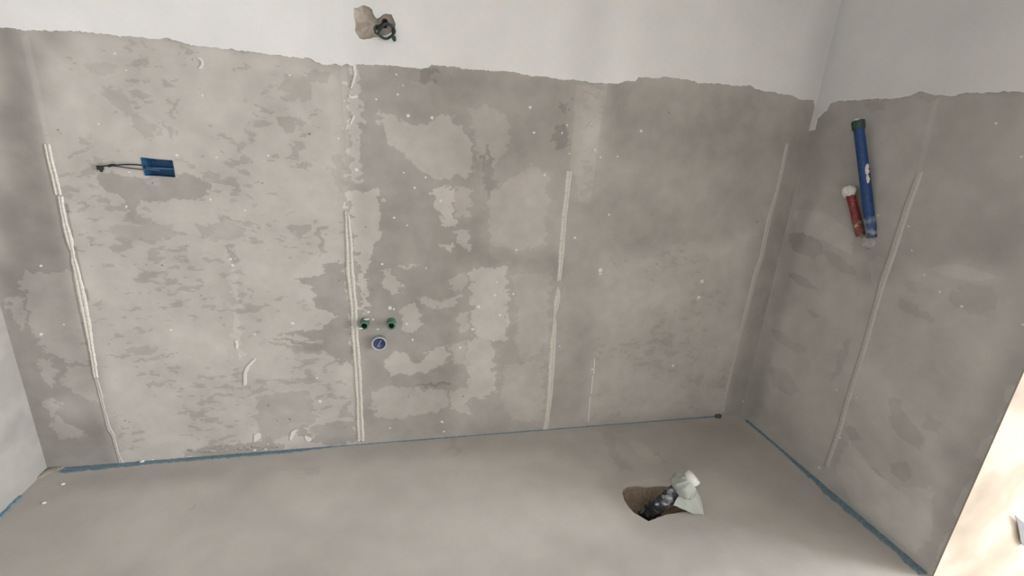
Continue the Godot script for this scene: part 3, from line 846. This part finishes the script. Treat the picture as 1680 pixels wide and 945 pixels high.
func splashes() -> Array:
	return [
		PackedVector2Array([Vector2(-2.6531, 1.6861), Vector2(-2.6415, 1.6851), Vector2(-2.6348, 1.6758), Vector2(-2.6346, 1.6618), Vector2(-2.6441, 1.6489), Vector2(-2.6557, 1.6499), Vector2(-2.6448, 1.6589), Vector2(-2.6413, 1.6712)]),
		PackedVector2Array([Vector2(-2.1222, 1.7068), Vector2(-2.1110, 1.7099), Vector2(-2.1099, 1.6801), Vector2(-2.1178, 1.6470), Vector2(-2.1300, 1.6221), Vector2(-2.1344, 1.6261), Vector2(-2.1243, 1.6530), Vector2(-2.1188, 1.6793)]),
		PackedVector2Array([Vector2(-2.1421, 1.6014), Vector2(-2.1311, 1.5957), Vector2(-2.1151, 1.6013), Vector2(-2.1061, 1.5976), Vector2(-2.1109, 1.5906), Vector2(-2.1292, 1.5870), Vector2(-2.1403, 1.5906)]),
		PackedVector2Array([Vector2(-2.1270, 1.5268), Vector2(-2.1202, 1.5250), Vector2(-2.1254, 1.5088), Vector2(-2.1352, 1.4922), Vector2(-2.1421, 1.4918), Vector2(-2.1345, 1.5105)]),
		PackedVector2Array([Vector2(-2.5806, 0.4920), Vector2(-2.5741, 0.4828), Vector2(-2.6043, 0.4484), Vector2(-2.6201, 0.4132), Vector2(-2.6250, 0.3648), Vector2(-2.6378, 0.3594), Vector2(-2.6317, 0.4199), Vector2(-2.6189, 0.4492)]),
		PackedVector2Array([Vector2(-2.6511, 0.5794), Vector2(-2.6414, 0.5819), Vector2(-2.6369, 0.5559), Vector2(-2.6411, 0.5386), Vector2(-2.6501, 0.5448), Vector2(-2.6458, 0.5620)]),
		PackedVector2Array([Vector2(-2.6204, 0.1035), Vector2(-2.6045, 0.1087), Vector2(-2.5900, 0.0975), Vector2(-2.5941, 0.0812), Vector2(-2.6108, 0.0694), Vector2(-2.6245, 0.0607)]),
		PackedVector2Array([Vector2(-2.4610, 0.1025), Vector2(-2.4471, 0.1113), Vector2(-2.4333, 0.1167), Vector2(-2.4430, 0.0941), Vector2(-2.4493, 0.0812), Vector2(-2.4675, 0.0524), Vector2(-2.4715, 0.0698)]),
		PackedVector2Array([Vector2(-2.4039, 0.0770), Vector2(-2.3909, 0.0690), Vector2(-2.3752, 0.0608), Vector2(-2.3761, 0.0472), Vector2(-2.3900, 0.0416), Vector2(-2.4004, 0.0495)]),
		PackedVector2Array([Vector2(-0.9801, 0.4143), Vector2(-0.9746, 0.4141), Vector2(-0.9684, 0.3286), Vector2(-0.9743, 0.3289)]),
		PackedVector2Array([Vector2(-0.9787, 0.3148), Vector2(-0.9725, 0.3144), Vector2(-0.9674, 0.2083), Vector2(-0.9741, 0.2088)]),
		PackedVector2Array([Vector2(-0.9774, 0.1905), Vector2(-0.9711, 0.1901), Vector2(-0.9647, 0.0383), Vector2(-0.9712, 0.0388), Vector2(-0.9745, 0.1078)]),
	]

func wall_beads() -> void:
	var X := Vector3.RIGHT
	var Y := Vector3.UP
	var Z := Vector3.BACK
	var back: Node3D = get_node("wall_back")
	var right: Node3D = get_node("wall_right")
	var rows := [
		[[Vector3(-3.1702, 1.3597, 0.0092), Vector3(-3.1721, 1.3052, 0.0102), Vector3(-3.1708, 1.2561, 0.0103), Vector3(-3.1709, 1.1797, 0.0114)], M.bead, 0.004, 0.3, 0.001],
		[[Vector3(-3.1661, 1.1754, 0.0085), Vector3(-3.1680, 1.1464, 0.0067), Vector3(-3.1686, 1.1239, 0.0077), Vector3(-3.1701, 1.0668, 0.0097), Vector3(-3.1696, 1.0087, 0.0127), Vector3(-3.1696, 0.9780, 0.0069), Vector3(-3.1675, 0.9685, 0.0059), Vector3(-3.1695, 0.9373, 0.0079), Vector3(-3.1693, 0.8641, 0.0120), Vector3(-3.1718, 0.7637, 0.0142), Vector3(-3.1741, 0.6731, 0.0134), Vector3(-3.1782, 0.5933, 0.0094), Vector3(-3.1823, 0.5116, 0.0095), Vector3(-3.1866, 0.4277, 0.0075)], M.bead, 0.005, 0.75, 0.0022],
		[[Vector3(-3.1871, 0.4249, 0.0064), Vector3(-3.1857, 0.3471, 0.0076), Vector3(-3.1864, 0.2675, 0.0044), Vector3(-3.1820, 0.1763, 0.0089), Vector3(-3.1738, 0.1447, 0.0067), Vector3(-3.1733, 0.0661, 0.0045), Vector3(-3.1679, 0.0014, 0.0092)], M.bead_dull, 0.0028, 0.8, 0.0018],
		[[Vector3(-2.1731, 1.1490, 0.0036), Vector3(-2.1669, 1.1237, 0.0109), Vector3(-2.1669, 1.0669, 0.0147), Vector3(-2.1644, 1.0092, 0.0136), Vector3(-2.1664, 0.9014, 0.0163), Vector3(-2.1622, 0.8182, 0.0152), Vector3(-2.1579, 0.7327, 0.0142), Vector3(-2.1568, 0.5553, 0.0159), Vector3(-2.1534, 0.4315, 0.0161), Vector3(-2.1511, 0.2706, 0.0151), Vector3(-2.1515, 0.0188, 0.0171)], M.bead, 0.005, 0.1, 0.0022],
		[[Vector3(-1.2137, 1.3555, 0.0129), Vector3(-1.2140, 1.2747, 0.0130), Vector3(-1.2172, 1.1640, 0.0132), Vector3(-1.2146, 1.0207, 0.0135), Vector3(-1.2119, 0.9018, 0.0122), Vector3(-1.2118, 0.8377, 0.0108)], M.bead, 0.004, 0.3, 0.0012],
		[[Vector3(-1.2152, 0.8100, 0.0031), Vector3(-1.2122, 0.7788, 0.0124), Vector3(-1.2129, 0.7537, 0.0156), Vector3(-1.2140, 0.6999, 0.0141), Vector3(-1.2175, 0.6711, 0.0063), Vector3(-1.2188, 0.6518, 0.0063), Vector3(-1.2116, 0.6094, 0.0111), Vector3(-1.2128, 0.5201, 0.0145), Vector3(-1.2066, 0.3835, 0.0164), Vector3(-1.2001, 0.2057, 0.0151), Vector3(-1.2036, 0.0581, 0.0136), Vector3(-1.2092, 0.0056, 0.0154)], M.bead, 0.005, 0.5, 0.0018],
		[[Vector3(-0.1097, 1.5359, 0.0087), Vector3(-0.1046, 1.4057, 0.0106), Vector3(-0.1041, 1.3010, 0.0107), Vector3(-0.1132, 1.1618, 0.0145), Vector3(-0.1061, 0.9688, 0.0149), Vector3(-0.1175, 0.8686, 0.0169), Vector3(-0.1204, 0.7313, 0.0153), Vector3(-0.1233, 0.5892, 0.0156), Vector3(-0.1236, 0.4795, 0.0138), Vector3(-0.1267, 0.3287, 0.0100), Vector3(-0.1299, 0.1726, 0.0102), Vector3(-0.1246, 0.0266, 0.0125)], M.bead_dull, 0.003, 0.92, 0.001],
	]
	for r in rows:
		var st := mesh(false)
		bead(st, r[0], Vector3.ZERO, X, Y, Z, r[2], r[3], r[4])
		tag(build("plaster_bead", st, r[1], back), "pale upright plaster bead")
	var st := mesh(false)
	bead(st, [Vector3(0.5822, 1.4580, 0.0113), Vector3(0.5802, 1.4140, 0.0137), Vector3(0.5761, 1.3309, 0.0139), Vector3(0.5756, 1.2334, 0.0142), Vector3(0.5765, 1.1204, 0.0144), Vector3(0.5726, 1.0016, 0.0147), Vector3(0.5750, 0.9351, 0.0124), Vector3(0.5815, 0.7848, 0.0126), Vector3(0.5842, 0.6410, 0.0128), Vector3(0.5839, 0.5294, 0.0130), Vector3(0.5861, 0.3964, 0.0119), Vector3(0.5895, 0.2856, 0.0121), Vector3(0.5875, 0.1674, 0.0110), Vector3(0.5840, 0.0927, 0.0111)], Vector3.ZERO, Z, Y, -X, 0.004, 0.94, 0.0012)
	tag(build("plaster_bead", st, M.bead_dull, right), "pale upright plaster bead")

func foot_strips() -> void:
	var st := mesh()
	foot_strip(st, [Vector2(-3.3823, 0.0369), Vector2(-3.2729, 0.0330), Vector2(-3.1645, 0.0289), Vector2(-3.0502, 0.0247), Vector2(-2.8801, 0.0231), Vector2(-2.6273, 0.0233), Vector2(-2.4942, 0.0234), Vector2(-2.3588, 0.0141), Vector2(-2.2472, 0.0040), Vector2(-2.1556, 0.0040), Vector2(-2.0136, 0.0040), Vector2(-1.8624, 0.0071), Vector2(-1.7698, 0.0040), Vector2(-1.5801, 0.0040), Vector2(-1.3842, 0.0040), Vector2(-1.1802, 0.0040), Vector2(-0.8259, 0.0040), Vector2(-0.4536, 0.0040), Vector2(-0.1397, 0.0098)], Vector3.RIGHT, Vector3.BACK, Vector3.ZERO, 0.0032)
	tag(build("foam_strip", st, M.foam), "blue foam edge strip along the foot of the back wall", "edge strip", "")
	st = mesh()
	foot_strip(st, [Vector2(0.0619, 0.0169), Vector2(0.2795, 0.0142), Vector2(0.3678, 0.0142), Vector2(0.4406, 0.0228), Vector2(0.5535, 0.0295), Vector2(0.6640, 0.0459), Vector2(0.7650, 0.0398), Vector2(0.8577, 0.0342), Vector2(0.9675, 0.0297), Vector2(1.0400, 0.0378), Vector2(1.0838, 0.0388)], Vector3.BACK, Vector3.LEFT, Vector3.ZERO, 0.004)
	tag(build("foam_strip", st, M.foam), "blue foam edge strip along the foot of the right wall", "edge strip", "")
	st = mesh()
	foot_strip(st, [Vector2(0.3841, 0.0128), Vector2(0.2797, 0.0135), Vector2(0.2246, 0.0133), Vector2(0.1626, 0.0112)], Vector3.BACK, Vector3.RIGHT, Vector3(-3.442, 0, 0), 0.006)
	tag(build("foam_strip", st, M.foam), "blue foam edge strip along the foot of the left wall", "edge strip", "")

func wiring() -> void:
	var X := Vector3.RIGHT
	var Y := Vector3.UP
	var Z := Vector3.BACK
	# flush wiring box
	var rim := PackedVector2Array([Vector2(-2.8854, 1.3282), Vector2(-2.8366, 1.3241), Vector2(-2.7828, 1.3224), Vector2(-2.7811, 1.2912), Vector2(-2.7814, 1.2597), Vector2(-2.8338, 1.2620), Vector2(-2.8818, 1.2621), Vector2(-2.8843, 1.2975)])
	var c := Vector2.ZERO
	for q in rim:
		c += q / rim.size()
	var t := thing("junction_box", "blue recessed junction box with a cable, left on the back wall", "junction box", Vector3(c.x, c.y, 0))
	var st := mesh()
	hollow(st, rim, Vector3(0, 0, 0.001), X, Y, Z, [Vector2(1.0, -0.001), Vector2(0.97, -0.001), Vector2(0.96, 0.045), Vector2(0.5, 0.045), Vector2(0.0, 0.045)], 0.0, 1)
	build("shell", st, M.box_blue, t)
	st = mesh()
	box(st, Vector3(c.x - 0.046, c.y - 0.007, -0.044), Vector3(c.x + 0.049, c.y - 0.0005, -0.006))
	build("divider", st, M.box_blue, t)
	for s in [-1, 1]:
		st = mesh(false)
		lathe(st, [Vector2(0.0, 0.012), Vector2(0.004, 0.012), Vector2(0.005, 0.010), Vector2(0.005, 0.0)], Vector3(c.x + s * 0.03, c.y + 0.018, -0.045), Z, 14)
		build("screw_boss", st, M.box_blue, t)
	var e := thing("electric_cable", "dark two-core cable sticking out left from the blue junction box", "cable", Vector3(-2.8835, 1.2941, 0.0120))
	st = mesh(false)
	tube(st, smooth_path([Vector3(-2.8355, 1.2898, -0.0140), Vector3(-2.8668, 1.2936, -0.0040), Vector3(-2.8834, 1.3005, 0.0100), Vector3(-2.9225, 1.3015, 0.0180), Vector3(-2.9617, 1.2974, 0.0180), Vector3(-2.9905, 1.2937, 0.0150), Vector3(-3.0165, 1.2899, 0.0100)], 30), 0.0026)
	build("wire", st, M.cable, e)
	st = mesh(false)
	tube(st, smooth_path([Vector3(-2.8368, 1.2808, -0.0140), Vector3(-2.8641, 1.2849, -0.0040), Vector3(-2.8852, 1.2848, 0.0070), Vector3(-2.9120, 1.2873, 0.0120), Vector3(-2.9397, 1.2905, 0.0140), Vector3(-2.9637, 1.2938, 0.0150)], 30), 0.0024)
	build("wire", st, M.cable_grey, e)
	st = mesh(false)
	tube(st, smooth_path([Vector3(-2.9624, 1.2962, 0.0170), Vector3(-2.9738, 1.2968, 0.0170), Vector3(-2.9869, 1.2927, 0.0150)], 8), 0.0048)
	build("sleeve", st, M.black, e)
	st = mesh()
	box(st, Vector3(-3.0270, 1.2771, 0.0050), Vector3(-3.0079, 1.2927, 0.0130))
	box(st, Vector3(-3.0202, 1.2698, 0.0060), Vector3(-3.0121, 1.2793, 0.0100))
	build("terminal", st, M.cable, e)

	# coil of lamp cable in the broken hollow at the top
	t = thing("cable_coil", "coil of dark cable hanging from the hole in the white wall", "cable", Vector3(-1.9953, 1.8293, 0.0300))
	var mid: Vector3 = Vector3(-1.9942, 1.8301, 0.0320)
	var n := (Vector3(-1.944, 1.5, 2.074) - mid).normalized()
	var A := n.cross(Y).normalized() * -1.0
	var B := n.cross(A) * -1.0
	if B.y < 0:
		B = -B
	var path := [Vector3(-2.0071, 1.8619, -0.0120), Vector3(-2.0220, 1.8500, 0.0120), Vector3(-2.0350, 1.8368, 0.0220)]
	for k in 33:
		var a: float = PI * 0.85 - TAU * k / 14.0
		path.append(mid + A * cos(a - 0.3) * (0.0275 + 0.003 * sin(k * 1.3)) + B * sin(a) * (0.0225 + 0.003 * sin(k * 0.9)) + n * (0.006 * sin(k * 0.7)))
	path.append(Vector3(-1.9713, 1.8083, 0.0350))
	path.append(Vector3(-1.9647, 1.8035, 0.0300))
	path.append(Vector3(-1.9667, 1.8178, 0.0300))
	st = mesh(false)
	tube(st, smooth_path(path, 170), 0.0046, 8)
	build("cable", st, M.cable_green, t)
	st = mesh(false)
	path = []
	for k in 20:
		var a: float = TAU * k / 9.0
		path.append(Vector3(-2.0330, 1.8343, 0.0200) + A * (cos(a) * 0.009 + 0.004) + B * sin(a) * 0.014 + n * (0.002 * k / 4.0))
	tube(st, smooth_path(path, 70), 0.0038, 8)
	build("knot", st, M.cable_green, t)
	var k2 := thing("conduit", "dark conduit mouth above the cable coil in the hole", "conduit", Vector3(-2.0026, 1.8620, -0.0100))
	st = mesh(false)
	lathe(st, [Vector2(0.0, -0.01), Vector2(0.0085, -0.01), Vector2(0.0085, 0.018), Vector2(0.0115, 0.018), Vector2(0.0115, -0.016)], Vector3(-2.0026, 1.8624, -0.0120), Vector3(0.1, 0.25, 1), 18)
	build("tube", st, mat(Color8(48, 34, 32), 0.6), k2)

func basin_stubs() -> void:
	var Z := Vector3.BACK
	var spots := [[Vector3(-2.1125, 0.6493, 0.0480), M.green_dusty, "green water stub nearest the plaster bead, smeared with plaster"], [Vector3(-1.9959, 0.6465, 0.0480), M.green, "clean green water stub right of the plaster-smeared one"]]
	for i in 2:
		var at: Vector3 = spots[i][0]
		var t := thing("water_stub", spots[i][2], "pipe stub", Vector3(at.x, at.y, 0), "green water stubs for the basin")
		var st := mesh(false)
		lathe(st, [Vector2(0.021, -0.055), Vector2(0.021, -0.045), Vector2(0.0185, -0.043), Vector2(0.0185, -0.012), Vector2(0.0195, -0.010), Vector2(0.0195, -0.002), Vector2(0.0180, 0.0), Vector2(0.0135, 0.0), Vector2(0.0125, -0.002)], at, Z, 30)
		build("body", st, spots[i][1], t)
		st = mesh(false)
		lathe(st, [Vector2(0.0125, -0.002), Vector2(0.0122, -0.036), Vector2(0.0, -0.036)], at, Z, 30)
		build("bore", st, M.bore, t)
		st = mesh(false)
		var path := []
		for k in 40:
			var a := TAU * k / 10.0
			path.append(at + Vector3(cos(a) * 0.0121, sin(a) * 0.0121, -0.004 - 0.0007 * k))
		tube(st, smooth_path(path, 120), 0.0007, 5)
		build("thread", st, M.bore, t)
		if i == 0:
			st = mesh(false)
			lump(st, at + Vector3(-0.016, -0.011, 0.0), Vector3(0.010, 0.004, 0.004), 3)
			build("plaster_smear", st, M.splash, t)
			st = mesh(false)
			lump(st, at + Vector3(0.008, 0.02, -0.032), Vector3(0.013, 0.004, 0.01), 5)
			build("plaster_smear", st, M.splash, t)
	var d: Vector3 = Vector3(-2.0510, 0.5505, 0.0280)
	var t := thing("drain_stub", "round grey drain stub with a blue cap below the green stubs", "drain", Vector3(d.x, d.y, 0))
	var st := mesh(false)
	lathe(st, [Vector2(0.033, -0.04), Vector2(0.033, -0.006), Vector2(0.0345, -0.005), Vector2(0.0345, -0.001), Vector2(0.0325, 0.001), Vector2(0.0275, 0.0), Vector2(0.0265, -0.003), Vector2(0.0275, -0.012)], d, Z, 40)
	build("collar", st, M.grey_plastic, t)
	st = mesh(false)
	lathe(st, [Vector2(0.0268, -0.010), Vector2(0.025, -0.006), Vector2(0.0235, -0.0075), Vector2(0.0, -0.0075)], d, Z, 40)
	build("cap", st, M.cap_blue, t)
	st = mesh()
	var u := Vector3(0.45, 0.9, 0).normalized()
	var v := Vector3(0.9, -0.45, 0).normalized()
	var q := [d - u * 0.019 - v * 0.003, d + u * 0.019 - v * 0.003, d + u * 0.019 + v * 0.003, d - u * 0.019 + v * 0.003]
	for k in 4:
		quad(st, q[k] + Z * -0.009, q[(k + 1) % 4] + Z * -0.009, q[(k + 1) % 4] + Z * -0.004, q[k] + Z * -0.004, (q[k] + q[(k + 1) % 4]) / 2 - d)
	quad(st, q[0] + Z * -0.004, q[1] + Z * -0.004, q[2] + Z * -0.004, q[3] + Z * -0.004, Z)
	build("sheen_rib", st, M.sheen_rib, t)  # raised bar coloured light to imitate the reflection on the cap

func wall_pipes() -> void:
	# the cold pipe: from the filled chase up to a collared open end
	var a: Vector3 = Vector3(-0.0060, 1.1835, 0.4716)
	var b: Vector3 = Vector3(-0.0500, 1.6289, 0.3033)
	var t := thing("cold_water_pipe", "long blue pipe with a dark green collar slanting up the right wall", "pipe", a)
	var ax := (b - a).normalized()
	var L := a.distance_to(b)
	var r := 0.0198
	var st := mesh(false)
	lathe(st, [Vector2(r, L * 0.16), Vector2(r, L * 0.4), Vector2(r, L * 0.7), Vector2(r, L)], a, ax, 26, 0.0015)
	build("body", st, M.pipe_blue, t)
	st = mesh(false)
	lathe(st, [Vector2(0.0, -0.01), Vector2(r * 1.02, -0.01), Vector2(r * 1.05, L * 0.04), Vector2(r * 1.05, L * 0.14), Vector2(r, L * 0.165)], a, ax, 26, 0.004)
	tag(build("dusty_end", st, M.pipe_blue_dusty, t), "plaster-stained lower end")
	st = mesh(false)
	lathe(st, [Vector2(r, L - 0.026), Vector2(r + 0.004, L - 0.024), Vector2(r + 0.005, L - 0.004), Vector2(r + 0.005, L + 0.008), Vector2(r + 0.003, L + 0.012), Vector2(r - 0.004, L + 0.012), Vector2(r - 0.005, L - 0.03), Vector2(0.0, L - 0.03)], a, ax, 30, 0.002)
	tag(build("collar", st, M.collar, t), "dark green collar")
	st = mesh(false)
	lump(st, b + ax * 0.012 + Vector3(-0.008, 0.003, 0.006), Vector3(0.016, 0.006, 0.013), 8)
	build("plaster_plug", st, M.gypsum, t)
	for g in [[0.585, 0.010, 0.020], [0.555, 0.012, 0.012], [0.51, 0.007, 0.009], [0.49, 0.010, 0.010], [0.47, 0.006, 0.007]]:
		st = mesh(false)
		var side: Vector3 = (Vector3(-0.38, 0.1, 0.92) - ax * ax.dot(Vector3(-0.38, 0.1, 0.92))).normalized()
		lump(st, a + ax * L * g[0] + side * r, Vector3(0.004, g[2], g[1]), int(g[0] * 100))
		tag(build("plaster_smear", st, M.splash, t), "white plaster smear")
	# the hot pipe beside it
	a = Vector3(-0.0100, 1.1780, 0.4220)
	b = Vector3(-0.0350, 1.3396, 0.3445)
	t = thing("hot_water_pipe", "short red pipe topped with white plaster beside the blue pipe", "pipe", a)
	ax = (b - a).normalized()
	L = a.distance_to(b)
	r = 0.0172
	st = mesh(false)
	lathe(st, [Vector2(r, L * 0.33), Vector2(r, L * 0.6), Vector2(r, L)], a, ax, 24, 0.0015)
	build("body", st, M.pipe_red, t)
	st = mesh(false)
	lathe(st, [Vector2(0.0, -0.008), Vector2(r, -0.008), Vector2(r * 1.06, L * 0.1), Vector2(r * 1.04, L * 0.3), Vector2(r, L * 0.335)], a, ax, 24, 0.004)
	tag(build("dusty_end", st, M.pipe_red_dusty, t), "plaster-stained lower end")
	st = mesh(false)
	lathe(st, [Vector2(r + 0.001, L - 0.012), Vector2(r + 0.006, L - 0.006), Vector2(r + 0.010, L + 0.012), Vector2(r + 0.006, L + 0.030), Vector2(r - 0.004, L + 0.036), Vector2(r - 0.010, L + 0.028), Vector2(0.0, L + 0.026)], a + Vector3(0, 0, -0.003), ax, 28, 0.02)
	tag(build("plaster_cap", st, M.gypsum, t), "lumpy white plaster cap")

func floor_waste() -> void:
	var a: Vector3 = Vector3(-0.8926, -0.0300, 0.5939)
	var b: Vector3 = Vector3(-0.7334, 0.1500, 0.6158)
	var ax := (b - a).normalized()
	var L := a.distance_to(b)
	var r := 0.031
	var t := thing("waste_pipe", "black plaster-smeared waste pipe leaning out of the floor opening", "pipe", Vector3(a.x, 0, a.z))
	var st := mesh(false)
	lathe(st, [Vector2(r - 0.004, -0.05), Vector2(r, -0.05), Vector2(r, L * 0.3), Vector2(r, L * 0.6), Vector2(r, L - 0.03)], a, ax, 28)
	build("body", st, M.waste, t)
	var face := (Vector3(-0.25, 0.75, 0.6) - ax * ax.dot(Vector3(-0.25, 0.75, 0.6))).normalized()
	for g in [[0.44, 0.020, 0.013, 0.0], [0.30, 0.010, 0.008, 0.35], [0.56, 0.014, 0.006, -0.5], [0.19, 0.012, 0.005, -0.2], [0.36, 0.008, 0.010, -0.45]]:
		st = mesh(false)
		lump(st, a + ax * L * g[0] + face.rotated(ax, g[3]) * (r - 0.001), Vector3(g[1], 0.005, g[2]), int(g[0] * 100), 0.8)
		tag(build("plaster_smear", st, M.smear, t), "greyish white plaster smear")
	for h in [-0.012, 0.014]:
		st = mesh(false)
		lathe(st, [Vector2(r - 0.002, h), Vector2(r + 0.005, h + 0.002), Vector2(r + 0.005, h + 0.008), Vector2(r - 0.002, h + 0.010)], a, ax, 28)
		build("rib", st, M.black, t)
	st = mesh(false)
	lathe(st, [Vector2(r - 0.004, L - 0.032), Vector2(r + 0.002, L - 0.030), Vector2(r + 0.003, L - 0.002), Vector2(r, L + 0.002), Vector2(0.0, L + 0.003)], a, ax, 28)
	tag(build("end_cap", st, M.cap_white, t), "white end cap")
	# the plastic sheet tied round its end, one corner hanging to the floor
	var s := thing("plastic_sheet", "pale grey plastic sheet tied round the waste pipe under its white cap", "sheet", Vector3(-0.7018, 0.0000, 0.5711))
	st = mesh(false)
	lathe(st, [Vector2(r + 0.001, L * 0.60), Vector2(r + 0.013, L * 0.64), Vector2(r + 0.022, L * 0.70), Vector2(r + 0.020, L * 0.78), Vector2(r + 0.012, L * 0.86), Vector2(r + 0.003, L * 0.90)], a, ax, 36, 0.028)
	build("gather", st, M.sheet, s)
	st = mesh(false)
	var inner := [Vector3(-0.8119, 0.0750, 0.6391), Vector3(-0.8006, 0.0850, 0.6413), Vector3(-0.7841, 0.0900, 0.6458), Vector3(-0.7634, 0.0900, 0.6453), Vector3(-0.7362, 0.0850, 0.6363), Vector3(-0.7141, 0.0800, 0.6265)]
	var outer := [Vector3(-0.8342, 0.0450, 0.6522), Vector3(-0.8084, 0.0350, 0.6557), Vector3(-0.7765, 0.0200, 0.6652), Vector3(-0.7364, 0.0040, 0.6715), Vector3(-0.6975, 0.0030, 0.6798), Vector3(-0.6817, 0.0200, 0.6371)]
	var rows := []
	for k in 9:
		var v := k / 8.0
		var row := PackedVector3Array()
		for j in 26:
			var u := j / 25.0 * 5.0
			var i := mini(int(u), 4)
			var p: Vector3 = (inner[i] as Vector3).lerp(inner[i + 1], u - i).lerp((outer[i] as Vector3).lerp(outer[i + 1], u - i), v)
			p.y += v * (1.0 - v) * 0.02 + sin(u * 4.0) * 0.005 * v * (1.0 - 0.7 * v)
			row.append(p)
		rows.append(row)
	for k in 8:
		for j in 25:
			for o in [0.0, -0.0012]:
				var d := Vector3(0, o, 0)
				quad(st, rows[k][j] + d, rows[k][j + 1] + d, rows[k + 1][j + 1] + d, rows[k + 1][j] + d, Vector3.UP if o == 0.0 else Vector3.DOWN)
	build("hanging_corner", st, M.sheet, s)

func crumbs() -> void:
	var list := [
		[Vector3(-3.0850, 0.0060, 0.0050), 0.010, "white plaster crumb, the larger of two on the blue strip by the left bead", M.splash],
		[Vector3(-3.0477, 0.0060, -0.0024), 0.006, "white plaster crumb, the smaller of two on the blue strip by the left bead", M.splash],
		[Vector3(-3.3257, 0.0020, 0.1096), 0.008, "white plaster crumb on the floor in front of the corner mortar", M.splash],
		[Vector3(-3.3295, 0.0020, 0.2158), 0.008, "white plaster crumb on the floor nearest the left wall", M.splash],
		[Vector3(0.0776, 0.0050, 0.4942), 0.009, "white plaster crumb at the foot of the right wall's bead", M.splash],
		[Vector3(-0.1585, 0.0060, 0.0085), 0.022, "dark mortar crumb on the floor at the foot of the rightmost back wall bead", mat(Color8(92, 86, 78), 0.95)],
	]
	for k in list.size():
		var st := mesh(false)
		var s: float = list[k][1]
		lump(st, list[k][0], Vector3(s, s * 0.55, s * 0.7), 60 + k, 0.5)
		tag(build("plaster_crumb" if k < 5 else "mortar_crumb", st, list[k][3]), list[k][2], "crumb")
